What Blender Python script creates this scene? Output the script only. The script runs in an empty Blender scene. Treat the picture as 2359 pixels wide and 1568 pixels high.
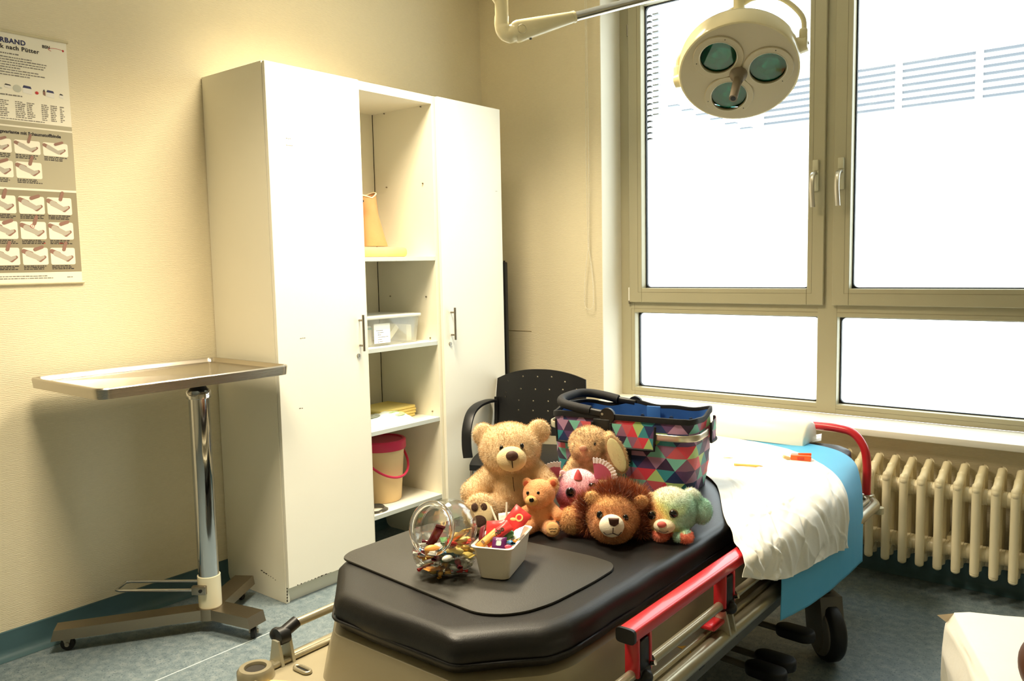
import bpy, bmesh, math, random
import numpy as np
from mathutils import Vector, Matrix, Euler, noise as mnoise
PI = math.pi
random.seed(7); RNG = np.random.default_rng(11)
S = bpy.context.scene
COL = S.collection

# ------------------------------------------------------------------ camera
CAM = (3.2375, -3.7754, 1.3873); YAW, PITCH, ROLL, FPX = 0.6782, -0.0932, -0.0204, 1881.71
f = Vector((-math.sin(YAW)*math.cos(PITCH), math.cos(YAW)*math.cos(PITCH), math.sin(PITCH)))
r0 = Vector((math.cos(YAW), math.sin(YAW), 0)); u0 = r0.cross(f)
cr, sr = math.cos(ROLL), math.sin(ROLL)
r = cr*r0 + sr*u0; u = -sr*r0 + cr*u0
cam = bpy.data.cameras.new('camera'); camo = bpy.data.objects.new('camera', cam); COL.objects.link(camo)
camo.matrix_world = Matrix(((r.x, u.x, -f.x, CAM[0]), (r.y, u.y, -f.y, CAM[1]), (r.z, u.z, -f.z, CAM[2]), (0, 0, 0, 1)))
cam.sensor_width = 36.0; cam.sensor_fit = 'HORIZONTAL'; cam.lens = FPX/2359*36.0
cam.clip_start = 0.02; cam.clip_end = 200
S.camera = camo

# ------------------------------------------------------------------ world, exposure
W = bpy.data.worlds.new('overcast_sky'); S.world = W; W.use_nodes = True
bg = W.node_tree.nodes['Background']; bg.inputs[0].default_value = (0.90, 0.96, 1.0, 1); bg.inputs[1].default_value = 5.0
S.view_settings.view_transform = 'Standard'; S.view_settings.look = 'None'
S.view_settings.gamma = 1.0; S.view_settings.use_curve_mapping = False
S.view_settings.exposure = 0.0
LAMP_POWER = 3.0            # glow of the ceiling diffusers
LAMP_WATT, LAMP_SPREAD = 48.0, 118   # light of each louvred ceiling panel
LAMP_COL = (1.0, 0.86, 0.63)

# ------------------------------------------------------------------ helpers
def lin(c):
    return tuple((v/255/12.92 if v/255 <= .04045 else ((v/255+.055)/1.055)**2.4) for v in c)

MATS = {}
def M(name, rgb=(200, 200, 200), rough=.5, metal=0, var=None, bump=None, spec=.5, sheen=0, coat=0, trans=0, ior=1.45, emit=None, attr=False, alpha=1):
    """procedural principled material. var=(scale, amount[, stretch xyz]); bump=(scale, strength[, stretch xyz])"""
    if name in MATS: return MATS[name]
    m = bpy.data.materials.new(name); m.use_nodes = True; MATS[name] = m
    nt = m.node_tree; b = nt.nodes['Principled BSDF']; L = nt.links
    c = lin(rgb) + (1,)
    b.inputs['Base Color'].default_value = c
    b.inputs['Roughness'].default_value = rough; b.inputs['Metallic'].default_value = metal
    b.inputs['Specular IOR Level'].default_value = spec; b.inputs['IOR'].default_value = ior
    b.inputs['Sheen Weight'].default_value = sheen; b.inputs['Coat Weight'].default_value = coat
    b.inputs['Transmission Weight'].default_value = trans; b.inputs['Alpha'].default_value = alpha
    if emit: b.inputs['Emission Color'].default_value = tuple(emit[0]) + (1,); b.inputs['Emission Strength'].default_value = emit[1]
    tc = None
    def coord(st):
        nonlocal tc
        if tc is None: tc = nt.nodes.new('ShaderNodeTexCoord')
        mp = nt.nodes.new('ShaderNodeMapping'); mp.inputs['Scale'].default_value = st
        L.new(tc.outputs['Object'], mp.inputs[0]); return mp.outputs[0]
    src = None
    if attr:
        a = nt.nodes.new('ShaderNodeAttribute'); a.attribute_name = 'Col'; src = a.outputs['Color']
    if var:
        n = nt.nodes.new('ShaderNodeTexNoise'); n.inputs['Scale'].default_value = var[0]; n.inputs['Detail'].default_value = 5
        L.new(coord(var[2] if len(var) > 2 else (1, 1, 1)), n.inputs['Vector'])
        mr = nt.nodes.new('ShaderNodeMapRange'); mr.inputs[1].default_value = .3; mr.inputs[2].default_value = .7
        mr.inputs[3].default_value = 1-var[1]; mr.inputs[4].default_value = 1+var[1]
        L.new(n.outputs['Fac'], mr.inputs[0])
        mx = nt.nodes.new('ShaderNodeMix'); mx.data_type = 'RGBA'; mx.blend_type = 'MULTIPLY'; mx.inputs[0].default_value = 1
        if src: L.new(src, mx.inputs[6])
        else: mx.inputs[6].default_value = c
        L.new(mr.outputs[0], mx.inputs[7]); src = mx.outputs[2]
    if src: L.new(src, b.inputs['Base Color'])
    if bump:
        n = nt.nodes.new('ShaderNodeTexNoise'); n.inputs['Scale'].default_value = bump[0]; n.inputs['Detail'].default_value = 6
        L.new(coord(bump[2] if len(bump) > 2 else (1, 1, 1)), n.inputs['Vector'])
        bp = nt.nodes.new('ShaderNodeBump'); bp.inputs['Strength'].default_value = bump[1]; bp.inputs['Distance'].default_value = .004
        L.new(n.outputs['Fac'], bp.inputs['Height']); L.new(bp.outputs[0], b.inputs['Normal'])
    return m

def perp(d):
    d = Vector(d).normalized()
    a = Vector((0, 0, 1)) if abs(d.z) < .9 else Vector((1, 0, 0))
    x = d.cross(a).normalized(); return x, d.cross(x).normalized(), d

class G:
    """collects shapes; build() links them as ONE mesh object"""
    def __init__(s): s.v = []; s.f = []; s.c = []
    def add(s, vs, fs):
        o = len(s.v); s.v += [tuple(q) for q in vs]; s.f += [tuple(i+o for i in q) for q in fs]; return s
    def bm(s, b, mat=None):
        b.verts.index_update()
        s.add([(mat @ v.co if mat else v.co) for v in b.verts], [[v.index for v in q.verts] for q in b.faces]); b.free(); return s
    def box(s, lo, hi, bev=0, seg=2, mat=None):
        b = bmesh.new(); bmesh.ops.create_cube(b, size=1)
        lo, hi = Vector(lo), Vector(hi)
        for v in b.verts: v.co = Vector([lo[i]+(v.co[i]+.5)*(hi[i]-lo[i]) for i in range(3)])
        if bev: bmesh.ops.bevel(b, geom=list(b.edges), offset=bev, segments=seg, profile=.5, affect='EDGES')
        return s.bm(b, mat)
    def cbox(s, c, size, bev=0, rot=None, seg=2):
        m = Matrix.Translation(Vector(c)) @ (Euler(rot).to_matrix().to_4x4() if rot else Matrix())
        h = Vector(size)/2
        return s.box(-h, h, bev, seg, m)
    def cyl(s, p0, p1, r, r1=None, n=16, caps=True):
        r1 = r if r1 is None else r1
        p0, p1 = Vector(p0), Vector(p1); x, y, d = perp(p1-p0)
        vs = [p0+(x*math.cos(t)+y*math.sin(t))*r for t in [2*PI*i/n for i in range(n)]]
        vs += [p1+(x*math.cos(t)+y*math.sin(t))*r1 for t in [2*PI*i/n for i in range(n)]]
        fs = [(i, (i+1) % n, n+(i+1) % n, n+i) for i in range(n)]
        if caps: fs += [tuple(range(n-1, -1, -1)), tuple(range(n, 2*n))]
        return s.add(vs, fs)
    def tube(s, pts, r, n=10, closed=False, flat=None, up=None):
        """sweep a circle (or flat=(w,h) rectangle-ish ellipse) along pts with parallel transport"""
        P = [Vector(q) for q in pts]; m = len(P)
        R = r if isinstance(r, (list, tuple)) else [r]*m
        T = []
        for i in range(m):
            a = P[(i-1) % m] if (closed or i > 0) else P[i]; b = P[(i+1) % m] if (closed or i < m-1) else P[i]
            T.append((b-a).normalized())
        x, y, _ = perp(T[0])
        if up is not None:
            y = Vector(up); x = y.cross(T[0]).normalized()
        vs = []
        for i in range(m):
            if up is not None: x = Vector(up).cross(T[i]).normalized(); y = T[i].cross(x)
            else:
                x = (x - T[i]*x.dot(T[i])).normalized(); y = T[i].cross(x)
            for k in range(n):
                t = 2*PI*k/n
                if flat:
                    cx, sy = math.cos(t), math.sin(t); e = .45
                    px = math.copysign(abs(cx)**e, cx)*flat[0]/2; py = math.copysign(abs(sy)**e, sy)*flat[1]/2
                    vs.append(P[i]+x*px+y*py)
                else: vs.append(P[i]+(x*math.cos(t)+y*math.sin(t))*R[i])
        fs = []
        for i in range(m if closed else m-1):
            j = (i+1) % m
            for k in range(n): fs.append((i*n+k, i*n+(k+1) % n, j*n+(k+1) % n, j*n+k))
        if not closed: fs += [tuple(range(n-1, -1, -1)), tuple((m-1)*n+k for k in range(n))]
        return s.add(vs, fs)
    def lathe(s, prof, n=32, mat=None, caps=(False, False)):
        vs = []
        for (rr, z) in prof:
            for k in range(n):
                t = 2*PI*k/n; vs.append(Vector((rr*math.cos(t), rr*math.sin(t), z)))
        if mat: vs = [mat @ q for q in vs]
        fs = []
        for i in range(len(prof)-1):
            for k in range(n): fs.append((i*n+k, i*n+(k+1) % n, (i+1)*n+(k+1) % n, (i+1)*n+k))
        if caps[0]: fs.append(tuple(range(n-1, -1, -1)))
        if caps[1]: fs.append(tuple((len(prof)-1)*n+k for k in range(n)))
        return s.add(vs, fs)
    def ell(s, c, rad, rot=None, n=20, m=12):
        mt = Matrix.Translation(Vector(c)) @ (Euler(rot).to_matrix().to_4x4() if rot else Matrix())
        vs = [mt @ Vector((0, 0, -rad[2]))]
        for i in range(1, m):
            a = -PI/2+PI*i/m
            for k in range(n):
                t = 2*PI*k/n; vs.append(mt @ Vector((rad[0]*math.cos(a)*math.cos(t), rad[1]*math.cos(a)*math.sin(t), rad[2]*math.sin(a))))
        vs.append(mt @ Vector((0, 0, rad[2])))
        fs = [(0, 1+(k+1) % n, 1+k) for k in range(n)]
        for i in range(m-2):
            for k in range(n): fs.append((1+i*n+k, 1+i*n+(k+1) % n, 1+(i+1)*n+(k+1) % n, 1+(i+1)*n+k))
        t = len(vs)-1; o = 1+(m-2)*n
        fs += [(o+k, o+(k+1) % n, t) for k in range(n)]
        return s.add(vs, fs)
    def prism(s, poly, z0, z1, mat=None, bev=0):
        """polygon in local xy, extruded z0..z1"""
        b = bmesh.new(); vs = [b.verts.new((p[0], p[1], z0)) for p in poly]
        fc = b.faces.new(vs); ex = bmesh.ops.extrude_face_region(b, geom=[fc])
        for v in [q for q in ex['geom'] if isinstance(q, bmesh.types.BMVert)]: v.co.z = z1
        bmesh.ops.recalc_face_normals(b, faces=b.faces)
        if bev:
            es = [e for e in b.edges if abs(e.verts[0].co.z-e.verts[1].co.z) < 1e-6]
            bmesh.ops.bevel(b, geom=es, offset=bev, segments=2, profile=.5, affect='EDGES')
        return s.bm(b, mat)
    def quad(s, a, b, c, d): return s.add([a, b, c, d], [(0, 1, 2, 3)])
    def grid(s, fn, nu, nv, closeu=False):
        vs = [fn(i/(nu if closeu else nu-1), j/(nv-1)) for i in range(nu) for j in range(nv)]
        fs = []
        for i in range(nu if closeu else nu-1):
            k = (i+1) % nu
            for j in range(nv-1): fs.append((i*nv+j, k*nv+j, k*nv+j+1, i*nv+j+1))
        return s.add(vs, fs)
    def mesh(s, name, recalc=True):
        me = bpy.data.meshes.new(name); me.from_pydata(s.v, [], s.f); me.validate()
        if recalc:
            b = bmesh.new(); b.from_mesh(me); bmesh.ops.recalc_face_normals(b, faces=b.faces); b.to_mesh(me); b.free()
        return me
    def build(s, name, mat, parent=None, smooth=35, local=False):
        return link(name, s.mesh(name), mat, parent, smooth, local)

def pmat(o):
    m = Matrix.LocRotScale(o.location, o.rotation_euler, o.scale)
    if o.parent: m = pmat(o.parent) @ o.matrix_parent_inverse @ m
    return m
def link(name, me, mat, parent=None, smooth=35, local=False):
    o = bpy.data.objects.new(name, me); COL.objects.link(o)
    if mat:
        if isinstance(mat, (list, tuple)):
            for q in mat: me.materials.append(q)
        else: me.materials.append(mat)
    if smooth:
        for p in me.polygons: p.use_smooth = True
        if smooth < 180: me.set_sharp_from_angle(angle=math.radians(smooth))
    if parent:
        o.parent = parent
        if not local: o.matrix_parent_inverse = pmat(parent).inverted()
    return o
def tag(o, label=None, cat=None, group=None, kind=None):
    if label: o['label'] = label
    if cat: o['category'] = cat
    if group: o['group'] = group
    if kind: o['kind'] = kind
    return o
def thing(name, label, cat, loc=(0, 0, 0), rz=0, group=None, rot=None):
    o = bpy.data.objects.new(name, None); COL.objects.link(o); o.empty_display_size = .05
    o.location = loc; o.rotation_euler = rot if rot else (0, 0, rz)
    return tag(o, label, cat, group)
def struct(o, label): return tag(o, label, None, None, 'structure')
def copy_tree(o, parent=None):
    c = o.copy(); COL.objects.link(c)
    if parent: c.parent = parent
    for ch in list(o.children): copy_tree(ch, c)
    return c
def bez(pts, n=12):
    """Catmull-Rom through pts"""
    P = [Vector(q) for q in pts]; out = []
    for i in range(len(P)-1):
        a = P[max(i-1, 0)]; b = P[i]; c = P[i+1]; d = P[min(i+2, len(P)-1)]
        for k in range(n):
            t = k/n
            out.append(.5*((2*b)+(c-a)*t+(2*a-5*b+4*c-d)*t*t+(3*b-a-3*c+d)*t**3))
    out.append(P[-1]); return out
def rrect(x0, y0, x1, y1, r, n=6):
    out = []
    for cx, cy, a in ((x1-r, y0+r, -PI/2), (x1-r, y1-r, 0), (x0+r, y1-r, PI/2), (x0+r, y0+r, PI)):
        for k in range(n+1): t = a+PI/2*k/n; out.append((cx+r*math.cos(t), cy+r*math.sin(t)))
    return out
def text_geo(txt, size, o, xd, yd, align='LEFT', ext=.0004, bold=0, name='lettering', spacing=1.0):
    """mesh of a text line laid on the plane through o spanned by xd (reading direction) and yd (up)"""
    cu = bpy.data.curves.new(name, 'FONT'); cu.body = txt; cu.size = size; cu.align_x = align; cu.extrude = ext; cu.offset = bold; cu.resolution_u = 3
    cu.space_character = spacing
    t = bpy.data.objects.new(name, cu); COL.objects.link(t)
    dg = bpy.context.evaluated_depsgraph_get(); me = bpy.data.meshes.new_from_object(t.evaluated_get(dg))
    bpy.data.objects.remove(t); bpy.data.curves.remove(cu)
    xd, yd = Vector(xd).normalized(), Vector(yd).normalized(); zd = xd.cross(yd); o = Vector(o)
    me.transform(Matrix(((xd.x, yd.x, zd.x, o.x), (xd.y, yd.y, zd.y, o.y), (xd.z, yd.z, zd.z, o.z), (0, 0, 0, 1))))
    me.name = name; return me

# ------------------------------------------------------------------ materials of the room
def wallpaper(name, rgb, horiz):
    m = bpy.data.materials.new(name); m.use_nodes = True; nt = m.node_tree; L = nt.links; b = nt.nodes['Principled BSDF']
    tc = nt.nodes.new('ShaderNodeTexCoord')
    mp = nt.nodes.new('ShaderNodeMapping'); mp.inputs['Scale'].default_value = (38, 38, 210) ; L.new(tc.outputs['Object'], mp.inputs[0])
    n = nt.nodes.new('ShaderNodeTexNoise'); n.inputs['Scale'].default_value = 1; n.inputs['Detail'].default_value = 3; L.new(mp.outputs[0], n.inputs['Vector'])
    wv = nt.nodes.new('ShaderNodeTexWave'); wv.bands_direction = 'Z'; wv.inputs['Scale'].default_value = 48; wv.inputs['Distortion'].default_value = 5; wv.inputs['Detail'].default_value = 2; wv.inputs['Detail Scale'].default_value = 1.6
    L.new(tc.outputs['Object'], wv.inputs['Vector'])
    ad = nt.nodes.new('ShaderNodeMath'); ad.operation = 'ADD'; L.new(n.outputs['Fac'], ad.inputs[0])
    ml = nt.nodes.new('ShaderNodeMath'); ml.operation = 'MULTIPLY'; ml.inputs[1].default_value = .5; L.new(wv.outputs['Fac'], ml.inputs[0]); L.new(ml.outputs[0], ad.inputs[1])
    bp = nt.nodes.new('ShaderNodeBump'); bp.inputs['Strength'].default_value = .35; bp.inputs['Distance'].default_value = .0022
    L.new(ad.outputs[0], bp.inputs['Height']); L.new(bp.outputs[0], b.inputs['Normal'])
    big = nt.nodes.new('ShaderNodeTexNoise'); big.inputs['Scale'].default_value = 1.7; big.inputs['Detail'].default_value = 4; L.new(tc.outputs['Object'], big.inputs['Vector'])
    mr = nt.nodes.new('ShaderNodeMapRange'); mr.inputs[1].default_value = .3; mr.inputs[2].default_value = .7; mr.inputs[3].default_value = .965; mr.inputs[4].default_value = 1.02; L.new(big.outputs['Fac'], mr.inputs[0])
    mr2 = nt.nodes.new('ShaderNodeMapRange'); mr2.inputs[1].default_value = .2; mr2.inputs[2].default_value = 1.2; mr2.inputs[3].default_value = .93; mr2.inputs[4].default_value = 1.03; L.new(ad.outputs[0], mr2.inputs[0])
    mm = nt.nodes.new('ShaderNodeMath'); mm.operation = 'MULTIPLY'; L.new(mr.outputs[0], mm.inputs[0]); L.new(mr2.outputs[0], mm.inputs[1])
    mx = nt.nodes.new('ShaderNodeMix'); mx.data_type = 'RGBA'; mx.blend_type = 'MULTIPLY'; mx.inputs[0].default_value = 1; mx.inputs[6].default_value = lin(rgb)+(1,)
    L.new(mm.outputs[0], mx.inputs[7]); L.new(mx.outputs[2], b.inputs['Base Color'])
    b.inputs['Roughness'].default_value = .72; b.inputs['Specular IOR Level'].default_value = .3
    return m
WALL = wallpaper('woven_cream_wallpaper', (226, 214, 182), True)
def lino():
    m = bpy.data.materials.new('speckled_blue_lino'); m.use_nodes = True; nt = m.node_tree; L = nt.links; b = nt.nodes['Principled BSDF']
    tc = nt.nodes.new('ShaderNodeTexCoord')
    def nz(s, d=4):
        n = nt.nodes.new('ShaderNodeTexNoise'); n.inputs['Scale'].default_value = s; n.inputs['Detail'].default_value = d; L.new(tc.outputs['Object'], n.inputs['Vector']); return n.outputs['Fac']
    def ramp(f, stops):
        rp = nt.nodes.new('ShaderNodeValToRGB'); el = rp.color_ramp.elements
        while len(el) < len(stops): el.new(.5)
        for e, (p, c) in zip(el, stops): e.position = p; e.color = lin(c)+(1,)
        L.new(f, rp.inputs[0]); return rp.outputs[0]
    base = ramp(nz(34), [(.30, (96, 110, 116)), (.5, (112, 126, 131)), (.72, (132, 142, 144))])
    dark = ramp(nz(140, 2), [(.60, (0, 0, 0)), (.68, (255, 255, 255))])
    lite = ramp(nz(210, 2), [(.64, (0, 0, 0)), (.70, (255, 255, 255))])
    m1 = nt.nodes.new('ShaderNodeMix'); m1.data_type = 'RGBA'; L.new(dark, m1.inputs[0]); L.new(base, m1.inputs[6]); m1.inputs[7].default_value = lin((64, 82, 96))+(1,)
    m2 = nt.nodes.new('ShaderNodeMix'); m2.data_type = 'RGBA'; L.new(lite, m2.inputs[0]); L.new(m1.outputs[2], m2.inputs[6]); m2.inputs[7].default_value = lin((156, 164, 162))+(1,)
    L.new(m2.outputs[2], b.inputs['Base Color']); b.inputs['Roughness'].default_value = .38; b.inputs['Specular IOR Level'].default_value = .4
    bp = nt.nodes.new('ShaderNodeBump'); bp.inputs['Strength'].default_value = .06; bp.inputs['Distance'].default_value = .002; L.new(nz(60), bp.inputs['Height']); L.new(bp.outputs[0], b.inputs['Normal'])
    return m
LINO = lino()
def glass_pane(name='window_glass', tint=(.96, .99, .98), edge=.75, base=.035):
    m = bpy.data.materials.new(name); m.use_nodes = True; nt = m.node_tree; L = nt.links
    nt.nodes.remove(nt.nodes['Principled BSDF']); out = nt.nodes['Material Output']
    tr = nt.nodes.new('ShaderNodeBsdfTransparent'); tr.inputs[0].default_value = tint+(1,)
    gl = nt.nodes.new('ShaderNodeBsdfGlossy'); gl.inputs['Roughness'].default_value = .01
    lw = nt.nodes.new('ShaderNodeLayerWeight'); lw.inputs[0].default_value = .5
    pw = nt.nodes.new('ShaderNodeMath'); pw.operation = 'POWER'; L.new(lw.outputs['Facing'], pw.inputs[0]); pw.inputs[1].default_value = 4.5
    fr = nt.nodes.new('ShaderNodeMath'); fr.operation = 'MULTIPLY_ADD'; L.new(pw.outputs[0], fr.inputs[0]); fr.inputs[1].default_value = edge; fr.inputs[2].default_value = base
    mx = nt.nodes.new('ShaderNodeMixShader'); L.new(fr.outputs[0], mx.inputs[0]); L.new(tr.outputs[0], mx.inputs[1]); L.new(gl.outputs[0], mx.inputs[2]); L.new(mx.outputs[0], out.inputs[0])
    return m
GLASS = glass_pane()
def milky(name, col, fac, rough=.05):
    m = glass_pane(name, col); nt = m.node_tree; L = nt.links; out = nt.nodes['Material Output']; src = out.inputs[0].links[0].from_socket
    df = nt.nodes.new('ShaderNodeBsdfDiffuse'); df.inputs[0].default_value = (.86, .86, .80, 1); mx = nt.nodes.new('ShaderNodeMixShader'); mx.inputs[0].default_value = fac
    L.new(src, mx.inputs[1]); L.new(df.outputs[0], mx.inputs[2]); L.new(mx.outputs[0], out.inputs[0]); return m
PAINT = M('white_plaster', (236, 230, 212), .6, bump=(90, .08))
TEAL = M('teal_vinyl_skirting', (64, 92, 98), .45, var=(9, .10), bump=(40, .05))
FRAME = M('beige_window_profile', (172, 164, 134), .35, var=(4, .02))
FRAMED = M('beige_window_seam', (120, 112, 86), .5)
RUBBER = M('black_rubber_gasket', (18, 20, 24), .55)
CHROME = M('polished_chrome', (205, 205, 205), .07, 1)
STEEL = M('brushed_stainless_steel', (186, 180, 170), .24, 1, bump=(260, .10, (1, .06, 1)))
STEELD = M('satin_stainless_base', (150, 138, 120), .33, 1, bump=(200, .08))
NICKEL = M('brushed_nickel', (150, 142, 128), .32, 1)
BLACKP = M('black_plastic', (16, 16, 17), .42, bump=(300, .05))
BLACKR = M('black_tyre_rubber', (20, 20, 21), .6)
WHITEP = M('white_plastic', (236, 232, 220), .35)
LAMIN = M('white_melamine', (238, 234, 218), .42, var=(2.2, .012))
LAMIN_SIDE = M('white_melamine_board', (235, 229, 208), .45, var=(3, .015))
EDGE = M('grey_shelf_edging', (196, 200, 192), .4)
SEAMW = M('pale_welding_seam', (206, 216, 214), .5)

# ------------------------------------------------------------------ room shell
XR, YF, ZC = 5.2, -5.6, 3.0
XW0, XW1, ZW0, ZW1, DW = 0.8345, 3.16, 0.6416, 2.86, 0.1923
TH = .32
o = G().box((-.3, YF-.3, -.12), (XR+.3, TH, 0)).build('floor', LINO, smooth=0); struct(o, 'speckled blue grey linoleum floor with a pale welding seam')
G().box((.602, YF, -.001), (.606, 0, .0008)).build('floor_seam', SEAMW, o, 0)
o = G().box((-.3, YF-.3, ZC), (XR+.3, TH, ZC+.15)).build('ceiling', PAINT, smooth=0); struct(o, 'plain white ceiling')
o = G().box((-.3, YF-.3, 0), (0, TH, ZC)).build('wall_left', WALL, smooth=0); struct(o, 'cream woven wallpaper wall behind the cabinets')
# window wall: four blocks round the opening, one mesh
g = G()
g.box((0, 0, 0), (XW0, TH, ZC)); g.box((XW1, 0, 0), (XR+.3, TH, ZC)); g.box((XW0, 0, 0), (XW1, TH, ZW0-.03)); g.box((XW0, 0, ZW1), (XW1, TH, ZC))
o = g.build('wall_back', WALL, smooth=0); struct(o, 'cream woven wallpaper wall holding the big window')
wb = o
g = G()
g.box((XW0, -.0015, ZW0), (XW0+.004, DW, ZW1)); g.box((XW1-.004, -.0015, ZW0), (XW1, DW, ZW1)); g.box((XW0, -.0015, ZW1-.004), (XW1, DW, ZW1))
g.build('window_reveal', PAINT, wb, 0)
o = G().box((XR, YF-.3, 0), (XR+.3, 0, ZC)).build('wall_right', WALL, smooth=0); struct(o, 'plain cream wall beyond the radiator end')
o = G().box((0, YF-.3, 0), (XR, YF, ZC)).build('wall_front', WALL, smooth=0); struct(o, 'plain cream wall facing the window')
# coved skirting
def skirt(name, a, b, nrm, lab):
    a, b, nrm = Vector(a), Vector(b), Vector(nrm)
    prof = [(0, .10), (.006, .098), (.006, .035), (.012, .018), (.024, .007), (.04, .001), (0, 0)]
    n = len(prof); vs = [a+nrm*p+Vector((0, 0, z)) for p, z in prof]+[b+nrm*p+Vector((0, 0, z)) for p, z in prof]
    fs = [(i, (i+1) % n, n+(i+1) % n, n+i) for i in range(n)]+[tuple(range(n)), tuple(range(2*n-1, n-1, -1))]
    return struct(G().add(vs, fs).build(name, TEAL, smooth=30), lab)
skirt('baseboard_left', (0, YF, 0), (0, 0, 0), (1, 0, 0), 'teal coved vinyl skirting under the cabinet wall')
skirt('baseboard_back', (0.04, 0, 0), (XR, 0, 0), (0, -1, 0), 'teal coved vinyl skirting under the radiator')
# faint horizontal scratch lines on the paper
SCR = M('faint_paper_seam', (176, 158, 118), .7)
G().cbox((.215, -.0012, .995), (.26, .0016, .003)).build('paper_scuff', SCR, wb, 0)

# ------------------------------------------------------------------ window
win = bpy.data.objects.new('window_1', None); COL.objects.link(win); win.location = (XW0, DW, ZW0); struct(win, 'wide beige framed window with two tall sashes above two low fixed panes')
YW = DW        # inner face of the frame
xm0, xm1 = 1.9578, 1.9971     # gap between the sashes
Z1 = 1.1631                   # bottom of the sashes
g = G()
def bar(g, x0, x1, z0, z1, y0=YW, y1=YW+.07, bev=.003): g.box((x0, y0, z0), (x1, y1, z1), bev, 1)
bar(g, XW0, .9224, ZW0, ZW1); bar(g, 3.08, XW1, ZW0, ZW1); bar(g, .92, 3.09, ZW0, .6881); bar(g, .92, 3.09, 1.1054, 1.20)
bar(g, 1.9259, 2.0195, .645, ZW1-.001, YW-.0012, YW+.069); bar(g, .92, 3.09, ZW1-.06, ZW1)
g.build('frame', FRAME, win, 30)
g = G()   # hairline glazing-bead joints
for x0, x1 in ((.9224, 1.9259), (2.0195, 3.08)):
    for k in (.022,):
        bar(g, x0-k, x1+k, 1.1054+k, 1.1054+k+.0012, YW-.0006, YW, 0); bar(g, x0-k, x1+k, .6881-k, .6881-k+.0012, YW-.0006, YW, 0)
        bar(g, x0-k, x0-k+.0012, .6881-k, 1.1054+k, YW-.0006, YW, 0); bar(g, x1+k-.0012, x1+k, .6881-k, 1.1054+k, YW-.0006, YW, 0)
g.build('bead_joint', FRAMED, win, 0)
def pane(x0, x1, z0, z1, y, par):
    G().box((x0, y, z0), (x1, y+.006, z1)).build('pane', GLASS, par, 0)
    gk = G(); r = .022
    # rounded black gasket round the glass, seen from inside
    out = rrect(x0-.004, z0-.004, x1+.004, z1+.004, .001, 4); inn = rrect(x0+.006, z0+.005, x1-.006, z1-.005, r, 4)
    n = len(out)
    vs = [(p[0], y-.004, p[1]) for p in out]+[(p[0], y-.004, p[1]) for p in inn]+[(p[0], y+.012, p[1]) for p in out]+[(p[0], y+.012, p[1]) for p in inn]
    fs = []
    for i in range(n):
        j = (i+1) % n; fs += [(i, j, n+j, n+i), (2*n+i, 3*n+i, 3*n+j, 2*n+j), (n+i, n+j, 3*n+j, 3*n+i), (i, 2*n+i, 2*n+j, j)]
    gk.add(vs, fs).build('gasket', RUBBER, par, 30)
low = []
for x0, x1 in ((.9224, 1.9259), (2.0195, 3.08)): pane(x0, x1, .6881, 1.1054, YW+.050, win)
def sash(x0, x1, hx):
    y0, y1 = YW-.02, YW+.055; zt = ZW1-.035; b = .078
    g = G(); bar(g, x0, x0+b, Z1, zt, y0, y1); bar(g, x1-b, x1, Z1, zt, y0, y1); bar(g, x0+b, x1-b, Z1, Z1+b, y0, y1); bar(g, x0+b, x1-b, zt-b, zt, y0, y1)
    s = g.build('sash', FRAME, win, 30)
    g = G(); k = .055
    bar(g, x0+k, x1-k, Z1+k, Z1+k+.0013, y0-.0006, y0, 0); bar(g, x0+k, x0+k+.0013, Z1+k, zt-k, y0-.0006, y0, 0); bar(g, x1-k-.0013, x1-k, Z1+k, zt-k, y0-.0006, y0, 0)
    g.build('bead_joint', FRAMED, s, 0)
    pane(x0+b, x1-b, Z1+b, zt-b, y0+.052, s)
    g = G(); g.box((hx-.014, y0-.010, 1.700), (hx+.014, y0, 1.845), .003); g.box((hx-.013, y0-.016, 1.795), (hx+.013, y0-.006, 1.845), .003)
    g.build('handle_plate', M('beige_handle_plate', (196, 190, 160), .4), s, 30)
    g = G(); P = bez([(hx, y0-.008, 1.783), (hx-.001, y0-.03, 1.782), (hx-.003, y0-.046, 1.762), (hx-.004, y0-.05, 1.715), (hx-.002, y0-.045, 1.655), (hx-.001, y0-.040, 1.625)], 6)
    g.tube(P, .01, 12, flat=(.022, .012), up=None); g.build('handle', M('satin_aluminium', (200, 196, 184), .3, .9), s, 40)
    return s
sash(.9004, xm0, xm0-.040); sash(xm1, 3.11, xm1+.036)
g = G(); g.cyl((.896, YW-.012, 1.172), (.896, YW-.012, 1.245), .006, n=10); g.build('hinge', WHITEP, win, 40)
g = G(); g.cyl((.896, YW-.012, 1.155), (.896, YW-.012, 1.171), .006, n=10); g.cyl((.896, YW-.012, 2.60), (.896, YW-.012, 2.66), .006, n=10); g.build('hinge_pin', NICKEL, win, 40)
SILL = M('white_stone_sill', (240, 236, 222), .35, var=(6, .02))
g = G(); g.box((XW0-.0, -.09, .612), (XW1+.04, DW+.002, ZW0), .004); g.build('window_sill', SILL, win, 30)

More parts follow.
